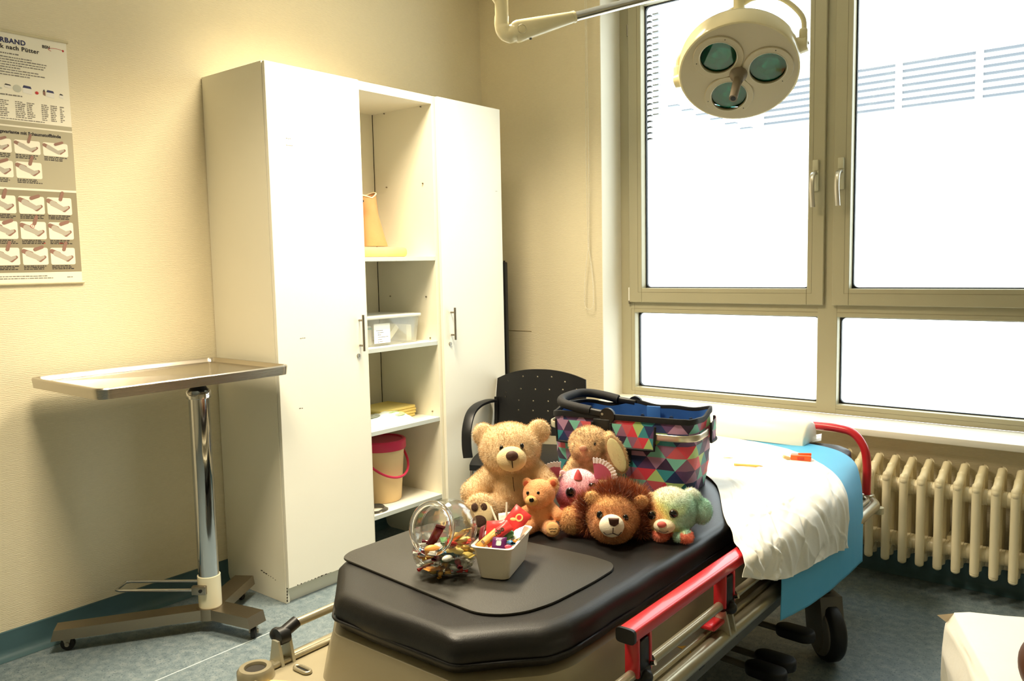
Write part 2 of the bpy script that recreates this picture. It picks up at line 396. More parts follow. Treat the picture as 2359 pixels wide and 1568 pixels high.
# ------------------------------------------------------------------ ceiling lamps (out of the frame, they light the room)
DIFF = M('lamp_diffuser', (255, 240, 205), .5, emit=(LAMP_COL, LAMP_POWER))
def ceiling_lamp(x, y, lx, ly, lab, k=1.0):
    t = thing('ceiling_lamp', lab, 'ceiling lamp', (x, y, ZC))
    g = G(); w = .02
    for a, b in (((-lx/2-w, -ly/2-w), (lx/2+w, -ly/2)), ((-lx/2-w, ly/2), (lx/2+w, ly/2+w)), ((-lx/2-w, -ly/2), (-lx/2, ly/2)), ((lx/2, -ly/2), (lx/2+w, ly/2))):
        g.box((x+a[0], y+a[1], ZC-.06), (x+b[0], y+b[1], ZC))
    g.box((x-lx/2, y-ly/2, ZC-.012), (x+lx/2, y+ly/2, ZC)); g.build('housing', WHITEP, t, 0)
    G().box((x-lx/2, y-ly/2, ZC-.058), (x+lx/2, y+ly/2, ZC-.05)).build('diffuser', DIFF, t, 0)
    la = bpy.data.lights.new('lamp_light', 'AREA'); la.shape = 'RECTANGLE'; la.size = lx; la.size_y = ly; la.energy = LAMP_WATT*k; la.color = LAMP_COL; la.spread = math.radians(LAMP_SPREAD)
    lo_ = bpy.data.objects.new('lamp_light', la); COL.objects.link(lo_); lo_.location = (x, y, ZC-.062); lo_.parent = t; lo_.matrix_parent_inverse = pmat(t).inverted()
ceiling_lamp(1.00, -1.48, .58, .58, 'square ceiling lamp panel near the cabinets', 1.18)
ceiling_lamp(1.45, -2.80, .58, .58, 'square ceiling lamp panel above the foot end of the stretcher', .90)

# ------------------------------------------------------------------ poster on the left wall
PX = .004
pst = thing('wall_poster', 'bandaging instruction poster with rows of leg photos hanging on wallpaper', 'poster', (PX, -2.66, 1.352))
yL, yR, zT, zB = -2.96, -2.366, 2.24, 1.352
PAPER = M('poster_paper', (240, 234, 214), .4, var=(3, .01))
G().box((PX-.002, yL, zB), (PX, yR, zT)).build('sheet', PAPER, pst, 0)
def flat(y0, y1, z0, z1, x=PX, t=.0004): return ((x, y0, z0), (x+t, y1, z1))
BAND1 = M('poster_band_light', (176, 168, 142), .45); BAND2 = M('poster_band_dark', (150, 140, 114), .45)
INK = M('poster_ink', (46, 42, 44), .5); INKB = M('poster_blue_ink', (46, 50, 96), .5); INKG = M('poster_grey_ink', (128, 122, 112), .5); INKR = M('poster_red_ink', (190, 50, 48), .5)
SKIN1 = M('print_skin', (146, 110, 96), .5); BAND_W = M('print_bandage', (182, 174, 158), .5); PHOTO = M('print_photo_ground', (238, 232, 212), .45)
G().box(*flat(yL, yR, 1.916, 1.931)).box(*flat(yL, yR, 1.696, 1.910)).build('print_band', BAND1, pst, 0)
G().box(*flat(yL, yR, 1.393, 1.688)).build('print_band', BAND2, pst, 0)
def ptext(txt, size, y, z, mat, align='RIGHT', bold=0, sp=1.0):
    link('lettering', text_geo(txt, size, (PX+.0006, y, z), (0, 1, 0), (0, 0, 1), align, bold=bold, spacing=sp), mat, pst, 0)
ptext('VERBAND', .0235, -2.506, 2.201, INKB, bold=.0007, sp=1.1)
ptext('Technik nach Pütter', .0205, -2.463, 2.180, INK, bold=.0005, sp=1.12)
ptext('BSN', .0150, -2.451, 2.2045, INK, 'LEFT', bold=.0003)
g = G(); c = (-2.404, 2.2035)
pts = [(PX+.0006, c[0]+.026*math.cos(t), c[1]+.0065*math.sin(t)) for t in [2*PI*k/36 for k in range(2, 24)]]
g.tube(pts, .0008, 5); g.ell((PX+.0006, -2.379, 2.206), (.0004, .0035, .004)); g.build('print_logo_swoosh', INKR, pst, 60)
ptext('Polsterungsvariante mit Schaumstoffbinde', .0158, -2.408, 1.886, INK, bold=.0005)
# unreadable small print: grey word-like dashes
def small_print(rows, mat, name='small_print'):
    g = G()
    for (y0, y1, z, h) in rows:
        y = y0
        while y < y1-.003:
            w = min(random.uniform(.004, .016), y1-y); g.box(*flat(y, y+w, z, z+h*random.uniform(.8, 1.05), PX+.0004, .0003)); y += w+.0022
    o = g.build(name, mat, pst, 0); o['kind'] = 'stuff'; return o
rows = [(-2.62, -2.53, 2.162, .0045)]
for i, ye in enumerate((-2.49, -2.44, -2.445, -2.452, -2.53, -2.47, -2.448, -2.50)): rows.append((-2.93, ye, 2.150-.0088*i, .0036))
small_print(rows, INKG)
rows = [(-2.70, -2.53, 2.018, .005)]
for c0, c1 in ((-2.92, -2.80), (-2.79, -2.69), (-2.66, -2.575), (-2.555, -2.52), (-2.517, -2.488), (-2.468, -2.44), (-2.437, -2.412), (-2.404, -2.386)):
    for i in range(9): rows.append((c0, c1-random.uniform(0, .012), 1.998-.0067*i, .0034))
rows.append((-2.93, -2.46, 1.936, .003)); small_print(rows, INKG)
small_print([(-2.80, -2.49, 1.378, .003), (-2.80, -2.47, 1.370, .003), (-2.42, -2.40, 1.372, .003)], INKG)
# product row
def prod(y, z, w, h, top, body, name='print_product'):
    g = G(); g.prism([(y-w/2, z-h/2+.004), (y+w/2, z-h/2), (y+w/2, z+h*.15), (y-w/2, z+h*.2)], PX+.0004, PX+.0007, Matrix(((0, 0, 1, 0), (1, 0, 0, 0), (0, 1, 0, 0), (0, 0, 0, 1)))); g.build(name, body, pst, 0)
    g = G(); g.prism([(y-w/2, z+h*.2), (y+w/2, z+h*.15), (y+w/2-.003, z+h/2-.002), (y-w/2+.004, z+h/2)], PX+.0004, PX+.0007, Matrix(((0, 0, 1, 0), (1, 0, 0, 0), (0, 1, 0, 0), (0, 0, 0, 1)))); g.build(name, top, pst, 0)
PW = M('print_white', (236, 232, 222), .5); PDB = M('print_dark_blue', (58, 60, 96), .5); PGR = M('print_pale_grey', (196, 196, 180), .5)
prod(-2.575, 2.050, .022, .016, INK, PW); prod(-2.512, 2.046, .030, .030, PDB, PW); prod(-2.434, 2.042, .027, .028, PDB, PW); prod(-2.396, 2.040, .014, .018, INK, PW); prod(-2.66, 2.05, .04, .03, PDB, PW); prod(-2.75, 2.05, .03, .02, PGR, PW); prod(-2.455, 2.045, .008, .024, INK, SKIN1)
G().ell((PX+.0005, -2.545, 2.046), (.0004, .014, .013)).build('print_product', PGR, pst, 60); G().ell((PX+.0005, -2.605, 2.040), (.0004, .012, .004)).build('print_product', PGR, pst, 60)
g = G(); g.ell((PX+.0005, -2.480, 2.040), (.0004, .006, .0055)); g.build('print_product', INKR, pst, 60)
# the photo fields: ground, leg, hand, caption
Y2 = Matrix(((0, 0, 1, 0), (1, 0, 0, 0), (0, 1, 0, 0), (0, 0, 0, 1)))
def blob(cy, cz, L, w0, w1, ang, n=10):
    """tapered rounded limb outline in (y,z)"""
    P = []
    for k in range(n+1): t = PI/2+PI*k/n; P.append((math.cos(t)*w0, math.sin(t)*w0))
    for k in range(n+1): t = -PI/2+PI*k/n; P.append((L+math.cos(t)*w1, math.sin(t)*w1))
    c, s = math.cos(ang), math.sin(ang); return [(cy+c*a-s*b, cz+s*a+c*b) for a, b in P]
def photo(y, z, w, h, k):
    G().prism(rrect(y, z, y+w, z+h, .006, 3), PX+.0004, PX+.0006, Y2).build('print_photo', PHOTO, pst, 0)
    j = random.uniform(-.06, .06)
    g = G(); g.prism(blob(y+.005, z+h*.80, w*.30, h*.13, h*.15, -.42+j), PX+.0006, PX+.0008, Y2)
    g.prism(blob(y+w*(.50+.05*(k % 2)), z+h*.90, w*.30, h*.10, h*.09, .35+.9*(k % 2)), PX+.0014, PX+.0016, Y2); g.prism(blob(y+w*.68, z+h*.28, w*.22, h*.12, h*.09, .6), PX+.00065, PX+.00085, Y2)
    g.build('print_skin', SKIN1, pst, 0)
    g = G(); g.prism(blob(y+w*.22, z+h*.66, w*.44, h*.16, h*.13, -.45+j), PX+.0008, PX+.0010, Y2); g.prism(blob(y+w*.62, z+h*.34, w*.20, h*.12, h*.08, .42), PX+.0009, PX+.0011, Y2)
    g.build('print_bandage', BAND_W, pst, 0)
k = 0
for z0, z1, cols in ((1.818, 1.866, 5), (1.731, 1.789, 4), (1.604, 1.667, 5), (1.513, 1.576, 5), (1.420, 1.482, 5)):
    rows = []
    for i in range(5):
        y = -2.474-.0965*i if False else -2.5685+.0957*(1-i)
        if cols == 4 and i == 0: continue
        if y < yL+.002: continue
        photo(y, z0, .0865, z1-z0, k); k += 1
        for q in range(3): rows.append((y+.002, y+.086-random.uniform(0, .02), z0-.006-.0055*q, .0032))
    small_print(rows, INK)
    if abs(z0-1.513) < .01:
        g = G(); g.lathe([(.0062, 0), (.0074, 0), (.0074, .0003), (.0062, .0003)], 20, Matrix(((0, 0, 1, PX+.0012), (1, 0, 0, -2.528), (0, 1, 0, 1.560), (0, 0, 0, 1)))); g.build('print_number_ring', INKR, pst, 0)
        link('lettering', text_geo('1', .010, (PX+.0012, -2.528, 1.5565), (0, 1, 0), (0, 0, 1), 'CENTER'), INKR, pst, 0)
        small_print([(-2.44, -2.41, 1.497, .003), (-2.50, -2.488, 1.497, .003)], INKR)
ROD = M('poster_rod', (206, 196, 160), .3)
G().cyl((PX+.001, yL-.006, zT), (PX+.001, yR+.006, zT), .005, n=10).build('hanging_rod', ROD, pst, 40)
G().cyl((PX+.001, yL-.006, zB), (PX+.001, yR+.006, zB), .005, n=10).build('hanging_rod', ROD, pst, 40)

# ------------------------------------------------------------------ instrument stand
ist = thing('instrument_stand', 'stainless steel instrument table on a T base beside the tall cabinet', 'instrument stand', (.38, -2.14, 0))
TX0, TX1, TY0, TY1, TZ = .055, .605, -2.603, -1.866, 1.012
g = G()
def ring(z, off, r): return [(p[0], p[1], z) for p in rrect(TX0+off, TY0+off, TX1-off, TY1-off, max(r-off, .004), 6)]
loops = [ring(TZ-.030, .004, .045), ring(TZ+.002, 0, .045), ring(TZ+.006, .003, .045), ring(TZ+.006, .013, .045), ring(TZ+.001, .018, .045), ring(TZ-.010, .024, .045), ring(TZ-.012, .032, .045)]
n = len(loops[0]); vs = sum(loops, []); fs = []
for i in range(len(loops)-1):
    for k in range(n): fs.append((i*n+k, i*n+(k+1) % n, (i+1)*n+(k+1) % n, (i+1)*n+k))
fs.append(tuple((len(loops)-1)*n+k for k in range(n)))
g.add(vs, fs)
lo = ring(TZ-.030, .006, .045); li = ring(TZ-.016, .010, .045)
g.add(lo+li, [(k, (k+1) % n, n+(k+1) % n, n+k) for k in range(n)]+[tuple(range(n, 2*n))])
g.build('tray', STEEL, ist, 40)
cx, cy = .385, -2.135
G().cyl((cx, cy, .215), (cx, cy, .935), .0385, n=32).build('column', CHROME, ist, 40)
g = G(); g.lathe([(.040, .905), (.045, .907), (.045, .932), (.040, .938), (.036, .938)], 32, Matrix.Translation((cx, cy, 0))); g.build('column_collar', CHROME, ist, 40)
g = G(); g.lathe([(.037, .936), (.024, .958), (.024, .985)], 24, Matrix.Translation((cx, cy, 0))); g.box((cx-.10, cy-.03, .976), (cx+.10, cy+.03, .984)); g.build('tray_mount', M('dark_cast_metal', (44, 42, 40), .4, .6), ist, 40)
G().lathe([(.042, .088), (.043, .1), (.043, .216), (.039, .217)], 32, Matrix.Translation((cx, cy, 0))).build('column_sleeve', M('ivory_enamel', (224, 216, 186), .3), ist, 40)
def hbeam(name, a, b, w, z0, z1, sl=.012):
    a, b = Vector(a), Vector(b); d = (b-a).normalized(); s = Vector((-d.y, d.x, 0))
    vs = []
    for p, e in ((a, -1), (b, 1)):
        for q, z, ee in ((-w/2, z0, 1), (w/2, z0, 1), (w/2, z1, 0), (-w/2, z1, 0)): vs.append(p+s*q+d*e*(sl*ee)+Vector((0, 0, z)))
    return G().add(vs, [(0, 1, 2, 3), (7, 6, 5, 4), (0, 4, 5, 1), (1, 5, 6, 2), (2, 6, 7, 3), (3, 7, 4, 0)]).build(name, STEELD, ist, 30)
hub = Vector((cx, cy, 0))
hbeam('base_leg', hub-Vector((.03, .0, 0)), Vector((.600, -2.080, 0)), .085, .052, .093)
hbeam('base_leg', hub+Vector((.02, -.03, 0)), Vector((.222, -1.880, 0)), .080, .052, .0935)
hbeam('long_leg', hub+Vector((.02, .03, 0)), Vector((.092, -2.585, 0)), .075, .052, .092)
G().cyl((cx, cy, .050), (cx, cy, .0945), .052, n=24).build('base_hub', STEELD, ist, 40)
def castor(par, x, y, h, rad, w, ang, tyre=BLACKR, hub=NICKEL, name='castor'):
    c = G(); d = Vector((math.cos(ang), math.sin(ang), 0)); s = Vector((-d.y, d.x, 0)); p = Vector((x, y, rad))
    c.cyl(p-s*w/2, p+s*w/2, rad*.93, n=24); c.cyl(p-s*w*.3, p+s*w*.3, rad, n=24); o = c.build(name, tyre, par, 40)
    g = G(); q = Vector((x, y, 0))-d*rad*.3
    for e in (-1, 1):
        fr = p+s*e*(w/2+.002); g.add([fr+d*rad*.3, fr-d*rad*.3, Vector((q.x, q.y, h))+s*e*(w/2+.002)-d*rad*.35, Vector((q.x, q.y, h))+s*e*(w/2+.002)+d*rad*.9]+[v+s*e*.003 for v in (fr+d*rad*.3, fr-d*rad*.3, Vector((q.x, q.y, h))+s*e*(w/2+.002)-d*rad*.35, Vector((q.x, q.y, h))+s*e*(w/2+.002)+d*rad*.9)], [(0, 1, 2, 3), (7, 6, 5, 4), (0, 4, 5, 1), (1, 5, 6, 2), (2, 6, 7, 3), (3, 7, 4, 0)])
        g.cyl(fr, fr+s*e*.006, rad*.33, n=12)
    g.cyl((q.x, q.y, h-.012), (q.x, q.y, h+.004), rad*.5, n=14); g.build('fork', hub, o, 40); return o
castor(ist, .592, -2.084, .052, .026, .018, -.75); castor(ist, .236, -1.905, .052, .025, .016, 2.2); castor(ist, .115, -2.555, .052, .025, .016, .9)
# foot lever: chrome loop held by two blocks on the sleeve
g = G(); e0 = Vector((.335, -2.150, .152)); dv = Vector((-.26, -.205, .012)).normalized() ; sd = Vector((.60, -.80, 0)).normalized()
dv = Vector((-.80, -.60, 0)).normalized(); sd = Vector((.60, -.80, 0)).normalized()
c0 = Vector((cx, cy, .172))+dv*.03
pts = [c0-sd*.045, c0-sd*.045+dv*.30, c0-sd*.038+dv*.318, c0+sd*.038+dv*.318, c0+sd*.045+dv*.30, c0+sd*.045]
g.tube(pts, .006, 10); g.build('foot_lever', CHROME, ist, 50)
for e in (-1, 1):
    b = c0+sd*e*.047; ang = math.atan2(dv.y, dv.x)
    k = G(); k.cbox(b-dv*.01, (.055, .020, .034), .003, (0, 0, ang)); ob = k.build('lever_block', NICKEL, ist, 40)
    if e > 0: G().cyl(b-dv*.018+sd*.010, b-dv*.018+sd*.013, .007, n=14).build('bolt', M('dark_bolt', (60, 58, 54), .3, 1), ob, 40)

# ------------------------------------------------------------------ cabinets and shelf unit along the left wall
D = .4305; H = 2.2; T = .018
yA, yE, yF, yG = -1.8216, -1.3446, -.8549, -.3783
CHIP = M('chipboard_wear', (56, 46, 34), .9)
MARK = M('faint_pencil_marks', (120, 116, 100), .7)
def cabinet(y0, y1, hinge, lab):
    t = thing('tall_cabinet', lab, 'cabinet', (D/2, (y0+y1)/2, 0)); X0 = .004
    g = G(); g.box((X0, y0, 0), (D, y0+T, H), .0008, 1); g.box((X0, y1-T, 0), (D, y1, H), .0008, 1); g.build('side_panel', LAMIN_SIDE, t, 30)
    G().box((X0, y0+T, H-T), (D, y1-T, H)).build('top_panel', LAMIN_SIDE, t, 0)
    G().box((X0, y0+T, .075), (D-.002, y1-T, .093)).build('bottom_panel', LAMIN_SIDE, t, 0)
    G().box((X0, y0+T, .09), (X0+.006, y1-T, H-T)).build('back_panel', LAMIN_SIDE, t, 0)
    G().box((D-.03, y0+T, 0), (D-.012, y1-T, .075)).build('plinth', LAMIN_SIDE, t, 0)
    d = G().box((D+.002, y0+.002, .069), (D+.020, y1-.002, H-.002), .0012, 1).build('door', LAMIN, t, 30)
    hy = y1-.046 if hinge == 'l' else y0+.058
    xo = D+.020
    g = G(); g.cyl((xo+.028, hy, 1.018), (xo+.028, hy, 1.178), .006, n=14)
    for z in (1.042, 1.154): g.cyl((xo, hy, z), (xo+.028, hy, z), .0045, n=12)
    g.build('handle', NICKEL, d, 50)
    g = G(); g.cyl((xo, hy-.011, .998), (xo+.005, hy-.011, .998), .0095, n=18); lk = g.build('lock', NICKEL, d, 50)
    G().box((xo+.005, hy-.012, .992), (xo+.0056, hy-.010, 1.004)).build('keyhole', BLACKP, lk, 0)
    return t, d
cl, dl = cabinet(yA, yE, 'l', 'tall white cabinet with worn plinth corner beside the instrument stand')
cr_, dr = cabinet(yF, yG, 'r', 'tall white cabinet nearest the window wall behind the black chair')
# wear on the left cabinet and small residual marks
g = G()
for k in range(7): g.cbox((D-.07-.016*k, yA-.0002, .088+.003*k+random.uniform(-.002, .002)), (.012 if k > 3 else .005, .0008, .004 if k > 3 else .0025))
for k in range(6): g.cbox((D+.0004, yA+.004+.0006*k, .012+.013*k), (.001, .005, .006+random.uniform(0, .005)))
g.build('chipped_edge', CHIP, cl, 0)['kind'] = 'stuff'
g = G()
for k in range(14): g.cbox((D+.0202, yA+.045+.018*k if k < 9 else yA+.06+.012*k, .0705+random.uniform(0, .0015)), (.0008, random.uniform(.004, .012), random.uniform(.001, .0045)))
g.build('chipped_edge', CHIP, dl, 0)['kind'] = 'stuff'
def marks(par, y, z, n, s):
    g = G(); yy = y
    for k in range(n): w = random.uniform(.004, .008)*s; g.cbox((D+.0203, yy+w/2, z+random.uniform(-.001, .001)), (.0005, w, .0022*s)); yy += w+.0025*s
    g.build('tape_mark', MARK, par, 0)
marks(dl, -1.735, 1.908, 3, 1); marks(dl, -1.735, 1.882, 4, 1); marks(dl, -1.71, 1.10, 3, 1.2); marks(dl, -1.73, .81, 2, 1.4); marks(dr, -.43, 1.77, 2, 1.0)
# open shelf unit between them
su = thing('open_shelf_unit', 'open white shelf bay with four boards between two closed cabinets', 'shelf unit', (D/2, (yE+yF)/2, 0))
X0 = .004; s0, s1 = yE+.001, yF-.001
g = G(); g.box((X0, s0, .0), (D, s0+T, H), .0008, 1); g.box((X0, s1-T, 0), (D, s1, H), .0008, 1); g.build('side_panel', LAMIN_SIDE, su, 30)
G().box((X0, s0+T, H-.037), (D, s1-T, H)).build('top_panel', LAMIN_SIDE, su, 0)
G().box((X0, s0+T, .2), (X0+.006, s1-T-.003, H-.037)).build('back_panel', LAMIN_SIDE, su, 0)
G().box((X0+.006, s1-T-.004, .2), (X0+.007, s1-T, H-.037)).build('back_gap_shade', M('painted_gap_shade', (40, 34, 24), .9), su, 0)  # thin dark strip, shade of the gap behind put in as colour
SH = (1.433, 1.018, .637, .244)
for z in SH:
    b = G().box((X0+.006, s0+T, z-.020), (D-.004, s1-T, z-.001)).build('shelf_board', LAMIN, su, 0)
    G().box((D-.004, s0+T, z-.020), (D-.0025, s1-T, z-.001)).build('edging', EDGE, b, 0)
for z, xs in ((1.79, (.10, .36)), (1.235, (.10, .36)), (1.003, (.36,)), (2.158, (.10, .36)), (1.03, (.38,)), (.66, (.38,))):
    for x in xs: G().cyl((x, s1-T, z), (x, s1-T-.006, z), .0035, n=8).build('shelf_pin', NICKEL, su, 40)

# --- things on the shelves
z1, z2, z3, z4 = [z-.001 for z in SH]
FLESH = M('flesh_foam_plastic', (204, 148, 96), .6, var=(14, .06), bump=(60, .15))
ft = thing('foot_orthosis', 'flesh coloured ankle orthosis shell standing on the upper shelf', 'orthosis', (.20, -1.06, z1))
# L-shaped splint: calf shell rising from a foot part that points towards the window
def shell(z):      # half width, depth, centre for calf at height z
    t = z/.29
    return .052-.012*t if t < .72 else .0434+.012*(t-.72)/.28
g = G(); N = 18; ring_n = 16; vs = []
for i in range(N+1):
    t = i/N; z = .055+.235*t; c = Vector((.20-.02*t, -1.085+.03*(1-t)-.005*t, z1+z)); hw = (.072-.042*t if t < .65 else .045+.010*(t-.65)/.35); hd = .045
    for k in range(ring_n):
        a = 2*PI*k/ring_n
        zz = 0
        if t > .9: zz = .03*max(0, math.sin(a))*(t-.9)/.1+.015*max(0, -math.sin(a))
        vs.append(c+Vector((hd*math.cos(a), hw*math.sin(a), zz)))
fs = [(i*ring_n+k, i*ring_n+(k+1) % ring_n, (i+1)*ring_n+(k+1) % ring_n, (i+1)*ring_n+k) for i in range(N) for k in range(ring_n)]
g.add(vs, fs); g.build('calf_shell', FLESH, ft, 60)
g = G(); g.prism(blob(-1.17, 0, .215, .050, .042, 0), 0, .048, Matrix(((0, 1, 0, .255), (1, 0, 0, 0), (0, 0, 1, z1+.001), (0, 0, 0, 1))), .016); g.build('foot_shell', M('pale_foam_sole', (222, 188, 118), .7, var=(20, .05)), ft, 50)
g = G(); g.tube([vs[(N)*ring_n+k]-Vector((0, 0, .004)) for k in range(ring_n)], .0035, 6, closed=True); g.build('padded_rim', M('cream_lining', (240, 224, 184), .8), ft, 60)
g = G(); g.tube([(.21, -1.155, z1+.262), (.205, -1.125, z1+.272), (.2, -1.085, z1+.278)], .005, 8); g.build('black_strap', BLACKP, ft, 60)
rs = thing('red_splint', 'red padded splint with black buckle standing behind the foot orthosis', 'splint', (.19, -1.185, z1))
g = G(); g.box((.10, -1.235, z1+.001), (.175, -1.185, z1+.262), .012, 3); g.build('pad', M('red_fabric', (176, 48, 58), .8, bump=(200, .2)), rs, 40)
g = G(); g.box((.174, -1.236, z1+.10), (.182, -1.184, z1+.125), .002); g.build('buckle', BLACKP, rs, 40)

CLEARP = milky('clear_polypropylene', (.97, .98, .96), .16)
bx = thing('storage_box', 'clear lidded plastic box with a printed list on the middle shelf', 'storage box', (.25, -1.11, z2))
bx0, bx1, by0, by1 = .10, .375, -1.315, -.935; bh = .128
g = G(); t_ = .002
def taper(z): return .012*(1-z/bh)
def bring(z, i): a = taper(z)+i; return [(p[0], p[1], z2+z) for p in rrect(bx0+a, by0+a, bx1-a, by1-a, .02, 4)]
L0, L1, L2, L3 = bring(.001, 0), bring(bh, 0), bring(bh, t_), bring(.001+t_, t_); n = len(L0)
vs = L0+L1+L2+L3; fs = [tuple(range(n-1, -1, -1)), tuple(3*n+k for k in range(n))]
for i in range(3):
    for k in range(n): fs.append((i*n+k, i*n+(k+1) % n, (i+1)*n+(k+1) % n, (i+1)*n+k))
g.add(vs, fs).build('tub', CLEARP, bx, 40)
g = G(); g.prism(rrect(bx0-.008, by0-.008, bx1+.008, by1+.008, .022, 4), z2+bh, z2+bh+.013, None, .003); g.build('lid', milky('frosted_lid', (.97, .98, .96), .65), bx, 40)
lb = G().box((bx1-.006, -1.235, z2+.014), (bx1-.0048, -1.135, z2+.105)).build('label_sheet', M('white_paper', (250, 250, 246), .6), bx, 0)
g = G()
for i, (a, w) in enumerate(((.012, .038), (.022, .030), (.022, .014), (.022, .062), (.022, .027), (.022, .030))):
    y = -1.235+a
    while y < -1.235+a+w: q = random.uniform(.004, .011); g.box((bx1-.0048, y, z2+.073-.0105*i), (bx1-.0044, y+q, z2+.0755-.0105*i)); y += q+.002
g.build('list_print', INK, lb, 0)
pk = G().box((.14, -1.29, z2+.004), (.33, -1.215, z2+.095), .004).build('gauze_packet', M('gauze_pack_white', (238, 240, 234), .6), None, 30); tag(pk, 'white gauze packet with teal stripe inside the clear box', 'packet')
G().box((.139, -1.291, z2+.078), (.331, -1.214, z2+.087)).build('stripe', M('teal_print', (70, 170, 160), .5), pk, 0)
pk = G().cbox((.24, -1.07, z2+.052), (.16, .09, .03), .006, (.75, 0, 0)).build('folded_dressing', M('dressing_cream', (240, 234, 210), .8), None, 30); tag(pk, 'cream folded dressing leaning inside the clear box', 'dressing')
pk = G().box((.15, -.99, z2+.004), (.33, -.955, z2+.085), .004).build('paper_carton', M('pale_carton', (244, 236, 206), .7), None, 30); tag(pk, 'pale paper carton at the end of the clear box', 'carton')

CLOTH = M('yellow_cleaning_cloth', (236, 212, 128), .9, bump=(240, .25))
for i in range(4):
    o = G().cbox((.20+.003*(i % 2), -1.035+.004*(i % 3), z3+.008+.0145*i), (.20, .235, .0138), .005, (0, 0, .02*(i % 2))).build('folded_cloth', CLOTH, None, 40)
    tag(o, ('bottom folded yellow cloth lying directly on the lower shelf', 'second folded yellow cloth up from the shelf in its stack', 'third folded yellow cloth just under the top one of its stack', 'topmost folded yellow cloth of the stack on the lower shelf')[i], 'cloth', 'yellow cloths stacked on the shelf')
wp = thing('wipes_pack', 'crinkled white and green wipes packet in front of the yellow cloths', 'wipes packet', (.33, -1.16, z3))
def pillow_fn(cx, cy, lx, ly, h, cr=.004, seed=0):
    def fn(uu, vv):
        a, b = uu*2-1, vv*2-1; p = (1-abs(a)**3)*(1-abs(b)**4); p = max(p, 0)**.6
        nz = mnoise.noise(Vector((a*3+seed, b*3, seed)))*cr
        return Vector((cx+a*lx/2, cy+b*ly/2, h*p+nz*p))
    return fn
g = G(); f1 = pillow_fn(.335, -1.165, .15, .30, .052, .016, 3)
g.grid(lambda a, b: f1(a, b)+Vector((0, 0, z3+.001)), 18, 26); g.grid(lambda a, b: Vector((f1(a, b).x, f1(a, b).y, z3)), 18, 26)
g.build('film_pack', M('wipes_film', (232, 238, 222), .3, var=(22, .22)), wp, 60)
G().ell((.335, -1.24, z3+.052), (.034, .05, .006)).build('flip_lid', M('grey_flip_lid', (126, 130, 116), .4), wp, 50)
G().ell((.345, -1.10, z3+.043), (.05, .05, .010)).build('printed_panel', M('green_print', (176, 206, 140), .4, var=(40, .25)), wp, 50)

bk = thing('lidded_bucket', 'beige bucket with raspberry lid and handle on the bottom shelf', 'bucket', (.245, -1.105, z4))
bc = Matrix.Translation((.245, -1.105, z4))
G().lathe([(0, .001), (.088, .001), (.092, .006), (.112, .262), (.114, .27)], 40, bc).build('pail', M('beige_bucket_plastic', (232, 200, 146), .45), bk, 40)
RASP = M('raspberry_plastic', (205, 45, 78), .35)
G().lathe([(.120, .258), (.122, .262), (.122, .300), (.116, .306), (.106, .306), (.102, .300), (0, .300)], 40, bc).build('lid', RASP, bk, 40)
g = G(); P = []
for k in range(25):
    a = PI*k/24; P.append((.245+.132*math.sin(a)*.96, -1.105+.132*math.cos(a), z4+.245-.115*math.sin(a)))
g.tube(P, .0062, 10); g.build('bail_handle', RASP, bk, 60)
CABLE = M('grey_cable', (92, 88, 78), .5)
g = G(); P = []
for k in range(70):
    a = k*.33; rr = .046+.008*math.sin(k*.7); P.append((.365+rr*.9*math.cos(a), -1.258+rr*math.sin(a)*1.15, z4+.0048+.0035*(k//19)+.001*math.sin(k)))
g.tube(P, .0028, 6); o = g.build('coiled_cable', CABLE, None, 60); tag(o, 'thin grey cable coiled beside the bucket on the bottom shelf', 'cable')
g = G(); P = [(.31+.055*math.cos(a)+.004*a, -1.16+.05*math.sin(a), .004+.002*a) for a in [k*.3 for k in range(30)]]
g.tube(P, .003, 6); o = g.build('floor_cable', M('pale_cable', (128, 128, 122), .5), None, 60); tag(o, 'pale cable loop on the floor under the shelf bay', 'cable')

# black upright board behind the window-side cabinet
bb = thing('folded_board', 'narrow black upright board in the gap beside the window side cabinet', 'board', (.28, -.22, 0))
G().box((.10, -.235, .03), (.343, -.205, 1.40), .008, 3).build('panel', BLACKP, bb, 40)
g = G(); g.box((.09, -.245, 0), (.348, -.195, .035), .005); g.build('foot', BLACKP, bb, 40)
G().cyl((.328, -.22, 1.398), (.328, -.22, 1.407), .006, n=10).build('stud', BLACKP, bb, 40)

# ------------------------------------------------------------------ chair
ca = math.atan2(.38, .94)            # local -y faces the stretcher foot end
ch = thing('armchair', 'black plastic armchair with perforated back beside the stretcher', 'chair', (.79, -.635, 0), ca)
def cw(x, y, z): return Vector((x, y, z))
g = G()
def backf(uu, vv):
    x = (uu*2-1); w = .252-.012*vv
    top = .838+.0*x-.055*abs(x)**2.2; zz = .50+(top-.50)*vv
    y = .205+.055*vv+.028*x*x-.03*(1-vv)*0
    return Vector((x*w, y, zz))
nu, nv = 41, 29
